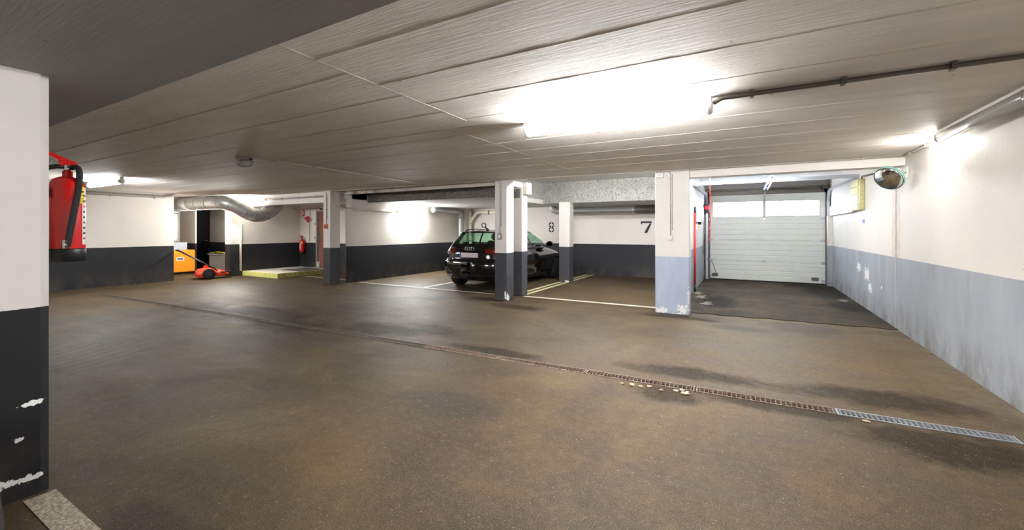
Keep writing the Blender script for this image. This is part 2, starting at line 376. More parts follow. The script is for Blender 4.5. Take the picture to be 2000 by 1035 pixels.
# ------------------------------------------------------------------ the setting
XR = 1.887
SL = 0.036                                            # the drain runs a little askew
def dy(x): return 4.12+SL*(x-0.61)
X0, X1, Y0, Y1 = -18.5, XR+.2, -5.2, 13.72
sx0, sx1, hw = -12.5, 1.63, .064
fb = MB()
a, b, c, d = (sx0, dy(sx0)-hw, 0), (sx1, dy(sx1)-hw, 0), (sx1, dy(sx1)+hw, 0), (sx0, dy(sx0)+hw, 0)
A, B, C, D = (X0, Y0, 0), (X1, Y0, 0), (X1, Y1, 0), (X0, Y1, 0)
for q in ((A, B, b, a), (B, C, c, b), (C, D, d, c), (D, A, a, d)): fb.poly(q)
for p, q in ((a, b), (b, c), (c, d), (d, a)): fb.poly([q, p, (p[0], p[1], -.12), (q[0], q[1], -.12)])
floor = struct(fb.build('floor', M['floor']), 'worn brown concrete garage floor with damp stains', 'floor')
MB().poly([(p[0], p[1], -.1) for p in (a, b, c, d)]).build('channel_bed', M['pit'], floor)
box('bay_edge', M['pit'], -9.3, -4.5, 7.735, 7.745, 0, .002, floor); box('bay_edge', M['pit'], -4.2, -1.4, 7.80, 7.812, 0, .002, floor)
# darker asphalt in front of the garage door
rb = MB(); n = 26; pts = [(-1.07, 7.80+.03*math.sin(i), 0) for i in range(1)]
pts = [(-1.07+(XR+1.07)*i/n, 7.80+.10*i/n+.03*math.sin(i*1.7)+.02*math.sin(i*.6), .001) for i in range(n+1)]+[(XR, 13.55, .001), (-1.07, 13.55, .001)]
rb.prism(pts, (0, 0, .009)).build('asphalt_apron', M['asphalt'], floor)
def line(x0, x1, y0, y1, m='line', nm='painted_line'):
    return box(nm, M[m], x0, x1, y0, y1, .0005, .003, floor)
line(-9.25, -4.52, 7.92, 8.0); line(-4.18, -1.40, 7.96, 8.06)
line(-7.04, -6.94, 8.0, 12.93); line(-4.51, -4.41, 8.22, 12.9, 'line_y'); line(-4.32, -4.22, 8.22, 12.9, 'line_y')
line(-12.0, -9.66, 8.15, 8.22); line(-3.32, -.6, .665, .785, 'line_near')
line(-1.7, -.6, -5, -4.9)

ceiling = struct(box('ceiling', M['concrete'], X0, X1, 1.15, 7.62, 2.45, 2.95), 'grey board-marked concrete ceiling of the driving lane', 'ceiling')
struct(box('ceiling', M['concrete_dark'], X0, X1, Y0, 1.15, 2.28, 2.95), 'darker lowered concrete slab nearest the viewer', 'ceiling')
struct(box('ceiling', M['ceil_white'], -9.35, X1, 7.62, Y1, 2.75, 2.95), 'higher white ceiling over the bays and garage door', 'ceiling')
struct(box('ceiling', M['ceil_white'], X0, -9.35, 7.62, Y1, 2.27, 2.95), 'low white ceiling over the raised platform', 'ceiling')
# formwork seams cast on the ceiling
def seam(p, q, w=.004):
    p, q = Vector(p), Vector(q); L = (q-p).length; n = max(3, int(L/.12)); dd = (q-p)/n; s = Vector((-dd.y, dd.x, 0)).normalized()
    m = MB(); rr = []
    for i in range(n+1):
        c = p+dd*i+s*random.uniform(-.004, .004); h = .0012+.0016*random.random(); ww = w*random.uniform(.5, 1.3)
        rr.append([c-s*ww+Vector((0, 0, .001)), c+Vector((0, 0, -h)), c+s*ww+Vector((0, 0, .001))])
    m.rings(rr, False, False, False); return m.build('formwork_seam', M['concrete'], ceiling)
for i, y in enumerate((1.62, 2.12, 2.62, 3.15, 3.65, 4.2, 4.75, 5.3, 5.9, 6.5)):
    seam((-2.27 if i < 4 else -16, y, 2.45), (XR, y+.02, 2.45))
    if i < 4: seam((-12, y+.25, 2.45), (-2.27, y+.25, 2.45), .003)
seam((-2.24, 1.15, 2.45), (-2.28, 3.2, 2.45)); seam((-2.6, 3.2, 2.45), (-2.6, 7.5, 2.45), .003); seam((-6.4, 1.15, 2.45), (-6.5, 7.5, 2.45), .003)

wall_right = struct(box('wall_right', M['wall_blue'], XR, XR+.22, Y0, Y1, 0, 2.95), 'white wall over blue-grey painted band along the driving lane', 'wall')
jt = struct(MB().box(XR-.004, XR+.004, 7.985, 8.015, 0, 2.45).build('trim_1', plain('joint_filler', (176, 164, 150), .8, var=.25, scale=30)), 'vertical filled joint in the blue-grey banded wall', 'trim')
struct(box('wall_left', M['wall_dark'], -14.3, -14.1, Y0, 5.65, 0, 2.45), 'white wall over black band beside the orange cabinet', 'wall')
struct(box('wall_alcove_side', M['wall_dark'], X0, -14.3, 5.5, 5.65, 0, 2.45), 'hidden return wall of the alcove with the orange cabinet', 'wall')
wa = struct(MB().box(X0, -15.93, 6.98, 7.02, 0, 2.45).box(-14.1, -13.83, 6.98, 7.15, 0, 2.45).build('wall_alcove', M['wall_dark']), 'banded wall with dark opening behind the orange cabinet', 'wall')
struct(box('wall_niche', M['wall_dark'], -17.42, -14.0, 8.1, 8.25, 0, 2.27), 'shadowed wall inside the dark opening', 'wall')
d3 = struct(box('shade_panel', M['opening_shade'], -18.48, -17.42, 8.06, 8.12, 0, 2.25), 'black panel added for the darkness in the opening beside the orange cabinet', 'door')  # added black sheet for the opening's darkness, no real door
box('handle', M['steel'], -17.6, -17.5, 8.03, 8.06, 1.02, 1.05, d3)  # handle on the added black panel
struct(box('wall_platform', M['wall_dark'], -14.0, -13.83, 7.15, 9.3, 0, 2.45), 'white wall over black band along the raised platform', 'wall')
struct(MB().box(-14.0, -12.95, 9.3, 9.5, 0, 2.3).box(-12.0, -9.5, 9.3, 9.5, 0, 2.3).box(-12.95, -12.0, 9.3, 9.5, 2.08, 2.3).build('wall_hall', M['wall_dark']), 'white wall over black band around the brown door', 'wall')
struct(box('wall_bays', M['wall_dark'], X0, -1.2, 12.95, 13.15, 0, 2.95), 'white wall over black band behind the numbered bays', 'wall')
wb9 = MB(); pr = [(-9.35, 12.95), (-9.35, 7.8)]+[(-9.45+.1*math.cos(a), 7.8-.1*math.sin(a)) for a in [PI*k/10 for k in range(1, 10)]]+[(-9.55, 7.8), (-9.55, 12.95)]
wb9.prism([(x, y, 0) for x, y in pr], (0, 0, 2.75)); struct(wb9.build('wall_bay', M['wall_dark']), 'side wall of bay 9 with rounded end and lit tube', 'wall')
struct(box('wall_garage', M['wall_garage'], -1.3, -1.07, 7.75, 13.5, 0, 2.95), 'wall with red pole beside the garage door', 'wall')
struct(MB().box(-1.07, -.93, 13.5, 13.72, 0, 2.95).box(1.78, XR, 13.5, 13.72, 0, 2.95).box(-.93, 1.78, 13.5, 13.72, 2.42, 2.95).build('wall_back', M['concrete_dark']), 'concrete surround and lintel of the garage door', 'wall')
struct(box('wall_front', M['wall_dark'], X0, X1, Y0-.2, Y0, 0, 2.95), 'wall at the near end of the garage', 'wall')
struct(box('wall_far_left', M['wall_dark'], X0-.2, X0, Y0, Y1, 0, 2.95), 'far side wall beyond the alcove', 'wall')
tb = MB().box(1.79, XR, 13.1, 13.3, 0, 1.78)
struct(tb.build('trim_2', M['wall_blue']), 'narrow banded pier beside the garage door track', 'trim')

# pillars
pa = MB(); ch = .035; pa.prism([(-3.78, -.05, 0), (-3.36, -.05, 0), (-3.36, .772-ch, 0), (-3.36-ch*.5, .772, 0), (-3.78, .772, 0)], (0, 0, 2.28))
struct(pa.build('pillar', M['pillar_near']), 'big white pillar with scuffed black base holding the large extinguisher', 'pillar')
struct(box('pillar', M['pillar_dark'], -9.65, -9.38, 7.14, 7.45, 0, 2.45, bev=.012), 'pillar with dark base carrying the small orange-red button box', 'pillar')
struct(box('pillar', M['pillar_dark'], -4.48, -4.20, 7.28, 7.58, 0, 2.45, bev=.012), 'front pillar with dark base covering the rear of the black car', 'pillar')
p2 = struct(MB().box(-4.5, -4.2, 7.95, 8.2, 0, 2.45, .012).box(-4.2, -4.10, 7.97, 8.2, 2.2, 2.45).build('pillar', M['pillar_dark']), 'slim pillar just behind the front pillar by the black car', 'pillar')
box('insulation_panel', M['wool_shaded'], -4.41, -4.25, 7.935, 7.95, 2.12, 2.31, p2)
struct(box('pillar', M['pillar_dark'], -4.53, -4.22, 10.75, 11.06, 0, 2.2, bev=.012), 'pillar with black base standing between bays 8 and 7', 'pillar')
struct(box('pillar', M['pillar_blue'], -1.38, -.83, 7.53, 7.75, 0, 2.45, bev=.015), 'wide white pillar with light blue base and white chips', 'pillar')
# beams
struct(box('beam', M['beam_white'], -.84, XR, 7.6, 7.85, 2.31, 2.45), 'white beam over the entrance to the garage door', 'beam')
struct(box('beam', M['beam_dirty'], -9.4, -4.46, 7.48, 7.56, 2.36, 2.45), 'thin stained white edge beam in front of bay 9', 'beam')
struct(MB().box(-13.83, -9.62, 7.36, 7.6, 2.17, 2.36).box(-13.83, -9.62, 7.3, 7.6, 2.36, 2.45).build('beam', M['beam_white']), 'white stepped beam above the raised platform', 'beam')
struct(box('beam', M['beam_white'], -4.46, -4.22, 7.58, 7.95, 2.34, 2.45), 'short white link beam between the two neighbouring pillars', 'beam')
sf = struct(MB().box(-9.35, -5.06, 8.32, 12.95, 2.2, 2.42).build('soffit', M['ceil_white']), 'lowered ceiling block above bays 9 and 8', 'beam')
def panels(par, m, xs, y0, y1, z0, z1, ax='x'):
    for p, q in zip(xs, xs[1:]):
        if ax == 'x': box('insulation_panel', M[m], p+.004, q-.004, y0, y1, z0, z1, par, .003, 1)
        else: box('insulation_panel', M[m], y0, y1, p+.004, q-.004, z0, z1, par, .003, 1)
panels(sf, 'wool_shaded', (-9.3, -7.6, -5.9, -5.04), 8.295, 8.32, 2.195, 2.42)
panels(sf, 'wool', (8.30, 9.45, 10.76), -5.06, -5.03, 2.28, 2.75, 'y')
MB().box(-5.08, -5.025, 8.3, 10.8, 2.16, 2.28).build('edge_strip', M['beam_white'], sf)
MB().box(-9.35, -5.06, 9.2, 12.95, 2.42, 2.75).build('soffit_core', M['ceil_white'], sf)
sf2 = struct(MB().box(-5.06, -1.3, 10.81, 12.95, 2.17, 2.75).build('soffit', M['ceil_white']), 'lowered ceiling block above bay 7', 'beam')
panels(sf2, 'wool', (-5.03, -3.05, -1.3), 10.78, 10.81, 2.17, 2.75)


# painted bay numbers (stencil shapes on the wall behind the bays)
wbays = bpy.data.objects['wall_bays']
def arc_band(cx, cz, rx, rz, w, a0, a1, y=12.949):
    m = MB(); n = max(3, int((a1-a0)/12)); o_, i_ = [], []
    for k in range(n+1):
        a = math.radians(a0+(a1-a0)*k/n); o_.append((cx+rx*math.cos(a), y, cz+rz*math.sin(a))); i_.append((cx+(rx-w)*math.cos(a), y, cz+(rz-w)*math.sin(a)))
    m.prism(o_+i_[::-1], (0, -.002, 0)); return m.build('painted_number', M['stencil'], wbays)
for q in range(4):
    arc_band(-5.73, 1.60, .10, .095, .045, 90*q+7, 90*q+83); arc_band(-5.73, 1.44, .10, .095, .045, 90*q+7, 90*q+83)
for q in range(4): arc_band(-8.44, 1.60, .11, .10, .045, 90*q+7, 90*q+83)
def stroke(pts): MB().prism([(x, 12.949, z) for x, z in pts], (0, -.002, 0)).build('painted_number', M['stencil'], wbays)
stroke([(-8.375, 1.60), (-8.33, 1.60), (-8.335, 1.47), (-8.38, 1.47)]); arc_band(-8.44, 1.46, .105, .09, .045, 200, 345)
stroke([(-2.79, 1.69), (-2.47, 1.69), (-2.47, 1.635), (-2.79, 1.635)]); stroke([(-2.79, 1.63), (-2.745, 1.63), (-2.745, 1.6), (-2.79, 1.6)])
stroke([(-2.535, 1.62), (-2.475, 1.62), (-2.60, 1.34), (-2.69, 1.34)])

# ------------------------------------------------------------------ lamps
def tube_lamp(c, L, ax, label, on, group=None, z=None, wall=None):
    """batten lamp: housing above (or against the wall), rounded diffuser, two end caps; local axis x, rotated for y"""
    r = empty('tube_lamp', c, label, 'lamp', 'fluorescent tube lamps of the garage')
    rot = Matrix.Rotation(PI/2, 4, 'Z') if ax == 'y' else Matrix.Identity(4)
    h = MB(); h.box(-L/2, L/2, -.035, .035, .018, .062, .008); hs = h.build('housing', M['white_plastic'], r, local=True)
    d = MB(); prof = [(-.05+.05*(1-math.cos(a))*1.0, 0) for a in (0,)]
    ring = [(.052*math.cos(a), .052*math.sin(a)*.9-.022) for a in [PI+PI*k/12 for k in range(13)]]+[(.052, .02), (-.052, .02)]
    d.rings([[(x, y, zz) for y, zz in ring] for x in (-L/2+.04, L/2-.04)]); ds = d.build('diffuser', M[on], r, local=True)
    objs = [hs, ds]
    for s in (-1, 1):
        e = MB(); e.rings([[(s*(L/2-.04+o), y*k, zz*k) for y, zz in ring] for o, k in ((0, 1.04), (.03, 1.0), (.042, .8))])
        objs.append(e.build('end_cap', M['unlit'] if on == 'unlit' else M['white_plastic'], r, local=True))
    if on == 'unlit':
        for k in range(5):
            m = MB(); x = -L/2+.15+k*(L-.3)/4; m.tube([(x, -.058, .03), (x, -.05, -.03), (x, -.03, -.05)], .006, 6); objs.append(m.build('clip', M['dark_pipe'], r, local=True))
    for o in objs:
        if wall: o.data.transform(Matrix.Rotation(wall, 4, 'X'))
        o.data.transform(rot)
    return r
tube_lamp((-1.04, 3.56, 2.388), 1.62, 'x', 'lit fluorescent tube lamp on the ceiling over the middle of the lane', 'lit')
tube_lamp((-11.28, 3.36, 2.388), 1.62, 'x', 'lit ceiling tube lamp beside the wall behind the large extinguisher', 'lit5')
tube_lamp((-1.0, -2.6, 2.218), 1.62, 'x', 'added unseen fill tube lamp on the dark slab behind the viewer', 'lit_fill')  # added out of view to brighten the foreground and pillar faces
tube_lamp((1.73, 5.07, 2.385), 1.62, 'y', 'unlit tube lamp in the corner of ceiling and blue-grey banded wall', 'unlit')
tube_lamp((-.28, 9.2, 2.56), 1.5, 'x', 'lit tube lamp hanging behind the beam of the garage entrance', 'lit4')
tube_lamp((-2.7, 8.05, 2.69), 1.5, 'x', 'lit tube lamp in the ceiling recess of bay 7, hidden behind the ceiling edge', 'lit')
tube_lamp((-6.5, -2.6, 2.218), 1.62, 'x', 'added unseen fill tube lamp on the dark slab beyond the near scuffed pillar', 'lit_fill')  # second unseen fill lamp, added to brighten surfaces facing the viewer
tube_lamp((-9.29, 10.0, 2.0), 1.2, 'y', 'lit tube lamp on the side wall of bay 9', 'lit2', wall=-PI/2)
# bare bulb on the ceiling edge
r = empty('bulb_lamp', (1.80, 6.3, 2.45), 'lit bare bulb in a white socket where ceiling meets the blue-grey banded wall', 'lamp')
MB().lathe([(.028, 0), (.03, -.03), (.022, -.05)], (1.80, 6.3, 2.45), seg=16).build('socket', M['cream_pvc'], r)
MB().lathe([(.012, -.05), (.02, -.065), (.03, -.095), (.026, -.12), (.008, -.135)], (1.80, 6.3, 2.45), seg=16).build('bulb', M['bulb'], r)
r = empty('bulkhead_lamp', (-13.78, 6.98, 1.82), 'lit bulkhead lamp on the wall corner below the bend of the duct', 'lamp')
MB().box(-13.98, -13.70, 6.955, 6.978, 1.68, 1.96, .006).build('base_plate', M['white_plastic'], r)
m = MB(); m.rings([[(-13.76+.062*k*math.cos(a), 6.955-o, 1.82+.12*k*math.sin(a)) for a in [2*PI*i/20 for i in range(20)]] for o, k in ((0, 1), (.05, .98), (.08, .6))]); m.build('diffuser', M['bulkhead'], r)
# emergency lamp (unlit)
r = empty('emergency_lamp', (-6.2, 3.33, 2.45), 'unlit clear bulkhead lamp alone on the dim ceiling with a thin cable', 'lamp')
def ell(rx, ry, z): return [(-6.2+rx*math.cos(a), 3.33+ry*math.sin(a), z) for a in [2*PI*i/20 for i in range(20)]]
MB().rings([ell(.135, .1, 2.45), ell(.135, .1, 2.41), ell(.125, .09, 2.405)]).build('base', M['grey_pipe'], r)
MB().rings([ell(.12, .085, 2.405), ell(.118, .083, 2.36), ell(.09, .06, 2.33), ell(.03, .02, 2.325)]).build('glass_cover', M['clear_glass'], r)
MB().rings([ell(.09, .055, 2.404), ell(.07, .045, 2.35), ell(.02, .02, 2.34)]).build('reflector', M['paper'], r)
for s in (-1, 1): MB().tube([(-6.2+.06*s, 3.24, 2.405), (-6.2+.06*s, 3.25, 2.36), (-6.2+.04*s, 3.3, 2.325), (-6.2+.04*s, 3.36, 2.325), (-6.2+.06*s, 3.41, 2.36), (-6.2+.06*s, 3.42, 2.405)], .005, 6).build('guard_wire', M['steel'], r)
MB().tube([(-6.07, 3.33, 2.42), (-6.03, 3.33, 2.42)], .016, 10).build('cable_gland', M['black'], r)

# ------------------------------------------------------------------ conduits
def conduit(name, pts, r, mat, label, cat='conduit', clips=0, clipax=None, two=None, cm='grey_pipe'):
    root = empty(name, pts[0], label, cat)
    MB().tube(pts, r, 10).build('pipe', M[mat], root)
    if two:
        MB().tube([tuple(Vector(p)+Vector(two[0])) for p in pts], two[1], 8).build('pipe', M[two[2]], root)
    if clips:
        segs = [(Vector(a), Vector(b)) for a, b in zip(pts, pts[1:])]; T = sum((b-a).length for a, b in segs)
        for k in range(clips):
            dd = T*(k+.5)/clips
            for a, b in segs:
                L = (b-a).length
                if dd <= L: break
                dd -= L
            c = a+(b-a)*(dd/L); t = (b-a).normalized(); e = r*1.5
            h = .012
            m = MB(); m.box(c.x-(h if abs(t.x) > .5 else e), c.x+(h if abs(t.x) > .5 else e), c.y-(h if abs(t.y) > .5 else e), c.y+(h if abs(t.y) > .5 else e), c.z-(h if abs(t.z) > .5 else e), c.z+(h if abs(t.z) > .5 else e))
            m.build('clip', M[cm], root)
    return root
conduit('ceiling_conduit', [(-.22, 3.56, 2.405), (-.16, 3.53, 2.425), (XR, 3.52, 2.425)], .017, 'dark_pipe', 'dark pipe on the ceiling from the middle lamp to the wall', clips=4, two=((0, .05, .005), .010, 'cream_pvc'), cm='dark_pipe')
conduit('ceiling_conduit', [(1.82, 5.9, 2.41), (1.85, 6.2, 2.43), (1.86, 6.9, 2.43), (1.868, 7.57, 2.43)], .012, 'cream_pvc', 'pale pipe past the bare bulb along the banded wall', clips=3)
conduit('ceiling_conduit', [(1.86, 7.56, 2.432), (-.9, 7.48, 2.432), (-4.2, 7.24, 2.432), (-4.5, 7.24, 2.432), (-9.3, 7.10, 2.432)], .009, 'grey_pipe', 'thin pale pipes along the ceiling edge above the pillars', clips=13, two=((0, .03, .005), .007, 'cream_pvc'))
conduit('ceiling_conduit', [(-6.03, 3.33, 2.435), (-6.0, 4.0, 2.435), (-6.18, 7.14, 2.435)], .007, 'cream_pvc', 'thin cable from the unlit bulkhead lamp across the ceiling', 'cable', clips=6)
conduit('wall_conduit', [(-14.075, 2.0, 2.33), (-14.075, 5.4, 2.33), (-14.07, 5.56, 2.36), (-14.06, 5.63, 2.43)], .03, 'grey_pipe', 'grey pipe along the top of the wall behind the large extinguisher', clips=4, two=((0, 0, .05), .016, 'grey_pipe'))
conduit('wall_conduit', [(-9.75, 7.275, 2.33), (-13.6, 7.275, 2.33)], .02, 'grey_pipe', 'pale pipe along the beam above the raised platform', clips=5)
conduit('wall_conduit', [(-13.55, 7.24, 2.43), (-13.55, 7.24, 2.2), (-13.5, 7.26, 2.15), (-13.2, 7.28, 2.145), (-13.1, 7.3, 2.16)], .03, 'white_plastic', 'short white bent drain pipe at the end of the stepped beam')
conduit('wall_conduit', [(-12.6, 9.2, 2.16), (-13.7, 9.0, 2.16)], .03, 'grey_pipe', 'pipe below the ceiling over the brown door')
conduit('downpipe', [(-13.80, 7.285, 0.15), (-13.80, 7.285, 1.62)], .035, 'cream_pvc', 'cream vertical pipe at the platform corner beside the lit bulkhead lamp', 'pipe')
conduit('trunking', [(-9.30, 7.85, 2.0), (-9.30, 9.35, 2.0)], .035, 'cream_pvc', 'pale cable trunking leading to the lit tube in bay 9', 'trunking')
conduit('cable', [(-9.375, 7.2, 2.43), (-9.372, 7.22, 2.30), (-9.372, 7.26, 2.10), (-9.372, 7.4, 2.03), (-9.37, 7.47, 2.02), (-9.33, 7.8, 2.02)], .008, 'grey_pipe', 'thin bent cable on the side of the pillar with the button box', 'cable')
conduit('wall_conduit', [(XR-.03, 8.4, 2.33), (XR-.03, 9.9, 2.42), (XR-.03, 9.95, 2.36)], .014, 'dark_pipe', 'dark bent pipe running to the yellow-beige enclosure')

def switch_drop(x, y, ztop, zsw, label, box_mat, sx=.035, w=.036, hgt=.08):
    r = empty('switch_drop', (x, y, zsw), label, 'switch')
    MB().tube([(x-.05, y-.005, ztop), (x-.02, y-.012, ztop-.005), (x, y-.012, ztop-.05), (x, y-.012, zsw+hgt/2)], .0085, 8).build('pipe', M['grey_pipe'], r)
    MB().tube([(x+.028, y-.01, ztop-.05), (x+.028, y-.01, zsw+hgt*1.6)], .006, 8).build('pipe', M['grey_pipe'], r)
    for z in (ztop-.12, (ztop+zsw)/2, zsw+.25): MB().box(x-.016, x+.04, y-.024, y, z-.01, z+.01).build('clip', M['grey_pipe'], r)
    b = MB().box(x-w, x+w, y-.045, y, zsw-hgt/2, zsw+hgt/2, .008, 2).build('switch_box', M[box_mat], r)
    MB().box(x-w*.55, x+w*.55, y-.05, y-.044, zsw-hgt*.3, zsw+hgt*.3, .003).build('rocker', M['black'] if box_mat == 'orange_red' else M['white_plastic'], b)
    return r
switch_drop(-1.125, 7.53, 2.42, 1.30, 'white light switch with twin pipes on the wide light blue based pillar', 'white_plastic')
switch_drop(-4.345, 7.28, 2.42, 1.30, 'grey clear-cased switch with pipe on the pillar in front of the car', 'unlit', w=.04, hgt=.12)
switch_drop(-9.515, 7.14, 2.40, 1.52, 'orange-red emergency button box with pipe on a pillar near the brown door', 'orange_red', w=.055, hgt=.11)
b = empty('alarm_box', (-1.30, 7.53, 2.36), 'small white alarm box at the top of the light blue based pillar', 'alarm')
MB().box(-1.36, -1.23, 7.47, 7.53, 2.32, 2.41, .012, 2).build('housing', M['white_plastic'], b)
MB().box(-1.33, -1.26, 7.465, 7.471, 2.375, 2.385).build('slot', M['grey_pipe'], b); MB().box(-1.33, -1.26, 7.465, 7.471, 2.355, 2.362).build('slot', M['grey_pipe'], b)

# ------------------------------------------------------------------ drain grates
def bars_mesh(name, L, n, w, skew=0):
    m = MB(); m.box(-.0022, .0022, -w, w, -.022, .0); me = bpy.data.meshes.new(name); m.bm.to_mesh(me); m.bm.free(); return me
barm = {}
for k, mt in (('galva', 'steel'), ('rust', 'rust'), ('dull', 'dull')):
    barm[k] = bars_mesh('bar', 1, 1, .05); barm[k].materials.append(M[mt])
ang = math.atan(SL)
for i in range(-13, 1):
    xa = .61+i*1.01; xc = xa+.505
    if i == 0: kind, lb = 'galva', 'shiny galvanised drain grate next to the blue-grey banded wall'
    elif i == -1: kind, lb = 'rust', 'rusty drain grate joined to the shiny galvanised one'
    elif i == -2: kind, lb = 'rust', 'rusty drain grate with broken concrete rubble at its edge'
    elif i == -3: kind, lb = 'rust', 'third rusty drain grate from the shiny galvanised one'
    elif i == -4: kind, lb = 'rust', 'last brown rusty grate before the grey covered channel stretch'
    else: kind, lb = 'galva', None
    if lb is None:
        ordn = ['first', 'second', 'third', 'fourth', 'fifth', 'sixth', 'seventh', 'eighth', 'ninth'][-5-i] if -5-i < 9 else 'last'
        lb = ordn+' dull grey drain grate beyond the rusty ones, counting away from them'
    g = empty('drain_grate', (xc, dy(xc), .004), lb, 'drain grate', 'floor drain grates across the lane'); g.rotation_euler.z = ang
    mt = (M['steel'] if i == 0 else M['dull']) if kind == 'galva' else M['rust']; L = .5
    f = MB(); f.box(-L, L, -.060, -.048, -.026, .002); f.box(-L, L, .048, .060, -.026, .002); f.box(-L, -L+.012, -.05, .05, -.026, .0015); f.box(L-.012, L, -.05, .05, -.026, .0015)
    f.build('frame', mt, g, local=True)
    nb = 30 if kind == 'galva' else 27
    if i >= -5:
        for k in range(nb):
            o = bpy.data.objects.new('bar', barm[kind]); COL.objects.link(o); o.parent = g; o.location = (-L+.012+(k+.5)*(2*L-.024)/nb, 0, -.0005)
            if i == -5: o.data = barm['dull']
            if kind == 'rust': o.rotation_euler.z = random.uniform(-.03, .03)
    else:
        m = MB()
        for k in range(nb):
            x = -L+.012+(k+.5)*(2*L-.024)/nb; m.box(x-.004, x+.004, -.05, .05, -.022, 0)
        tag(m.build('bars', mt, g, local=True), kind='stuff')
    if i >= -4:
        s = MB().box(-L, L, -.047, .047, -.07, -.045).build('sediment', M['water'] if kind == 'galva' else M['pit'], g, local=True)
# rubble beside the channel
def lump(c, s, mat, label):
    m = MB(); bmesh.ops.create_icosphere(m.bm, subdivisions=1, radius=1)
    for v in m.bm.verts: v.co = Vector((v.co.x*s[0], v.co.y*s[1], v.co.z*s[2]))*random.uniform(.7, 1.15)
    zmin = min(v.co.z for v in m.bm.verts)
    for v in m.bm.verts: v.co += Vector((c[0], c[1], -zmin-.002))
    return tag(m.build('rubble_chunk', M[mat]), label, 'rubble', 'broken concrete crumbs beside the drain')
M['crumb'] = plain('pale_crumbled_concrete', (190, 160, 130), .9, var=.2, scale=40, bump=.5); M['crumb_w'] = plain('white_crumbled_mortar', (222, 212, 196), .9, var=.1, scale=40, bump=.5)
for k in range(9):
    x = random.uniform(-1.02, -.45)
    lump((x, dy(x)-.10-random.uniform(0, .09), 0), (random.uniform(.014, .034), random.uniform(.01, .02), random.uniform(.008, .014)), 'crumb', 'tan crumb of broken concrete beside the rusty drain')
for k in range(7): lump((-.50+random.uniform(-.06, .07), dy(-.5)-.11+random.uniform(-.035, .02), 0), (.016, .013, .008), 'crumb_w', 'white crumb of mortar beside the rusty drain')
tag(lump((.78, dy(.78)-.11, 0), (.03, .02, .008), 'crumb', 'x'), 'lone tan crumb beside the shiny galvanised drain grate')

# ------------------------------------------------------------------ extinguishers
def extinguisher(c, R, H, label, face, hose=True, near=True, rot=0):
    """body on z from 0 to H; face = direction (radians) the label looks to"""
    r = empty('fire_extinguisher', c, label, 'fire extinguisher'); r.rotation_euler.z = rot
    k = 40 if near else 18
    b = MB().lathe([(R*.97, .06), (R, .075), (R, H-.055), (R*.96, H-.035), (R*.82, H-.014), (R*.5, H), (R*.3, H+.004), (R*.3, H+.035), (R*.2, H+.04)], seg=k).build('body', M['red'], r, local=True)
    MB().lathe([(R*.9, 0), (R*1.03, .004), (R*1.03, .072), (R*1.0, .078)], seg=k).build('foot_ring', M['black'], r, local=True)
    MB().lathe([(R*.2, H+.038), (R*.26, H+.045), (R*.26, H+.07), (R*.16, H+.075)], seg=16).build('valve', M['chrome'], r, local=True)
    d = Vector((math.cos(face), math.sin(face), 0)); n = Vector((-d.y, d.x, 0))     # n: lever axis
    def P(a, bb, z): v = d*a+n*bb; return (v.x, v.y, z)
    up = MB(); 
    pts = [(-.02, H+.098), (.02, H+.088), (-.06, H+.125), (-.115, H+.142), (-.118, H+.130), (-.055, H+.105), (-.02, H+.075), (.035, H+.070), (.035, H+.092)]
    pts = [(.04, H+.066), (.045, H+.09), (.0, H+.110), (-.075, H+.145), (-.10, H+.148), (-.102, H+.138), (-.04, H+.1), (-.03, H+.066)]
    up.prism([P(-.014, a, z) for a, z in pts], d*.028); up.build('lever', M['red'], r, local=True, bevel=.002 if near else 0)
    MB().tube([P(0, -.0, H+.062), P(0, -.045, H+.062), P(0, -.08, H+.05), P(0, -.105, H+.032)], [.012, .013, .014, .012], 10).build('grip', M['black'], r, local=True)
    MB().tube([P(.0, -.085+.022*math.cos(a), H+.095+.022*math.sin(a)) for a in [2*PI*i/14 for i in range(15)]], .0022, 6).build('pull_ring', M['steel'], r, local=True)
    if hose:
        # hose leaves the valve on the +n side, arcs over and runs down in front of the body
        hp = [P(.01, .012, H+.055), P(.02, .028, H+.064), P(.038, .042, H+.055), P(.054, .047, H+.02), P(R-.008, .044, H-.06), P(R+.008, .028, H-.18), P(R+.016, .010, H-.30), P(R+.016, -.004, H-.40), P(R+.014, -.010, .10)]
        dense = []
        for i in range(len(hp)-1):
            p0, p1, p2, p3 = [Vector(hp[max(0, min(len(hp)-1, i+j))]) for j in (-1, 0, 1, 2)]
            for tt in (0, .25, .5, .75):
                dense.append(.5*((2*p1)+(-p0+p2)*tt+(2*p0-5*p1+4*p2-p3)*tt*tt+(-p0+3*p1-3*p2+p3)*tt**3))
        dense.append(Vector(hp[-1]))
        hs = MB().tube(dense, .0145, 12).build('hose', M['rubber'], r, local=True)
        e = Vector(hp[-1]); MB().tube([e+Vector((0, 0, .03)), e, e+Vector((0, 0, -.02))], [.0165, .0165, .016], 12).build('hose_ferrule', M['chrome'], hs, local=True)
    # labels wrap the shell
    def wrap(nm, mat, a0, a1, z0, z1, par, off=.0012):
        m = MB(); nn = 8
        m.rings([[((R+off)*math.cos(a0+(a1-a0)*i/nn), (R+off)*math.sin(a0+(a1-a0)*i/nn), z) for i in range(nn+1)] for z in (z0, z1)], False, True, False)
        return m.build(nm, M[mat], par, local=True)
    return r, b, wrap
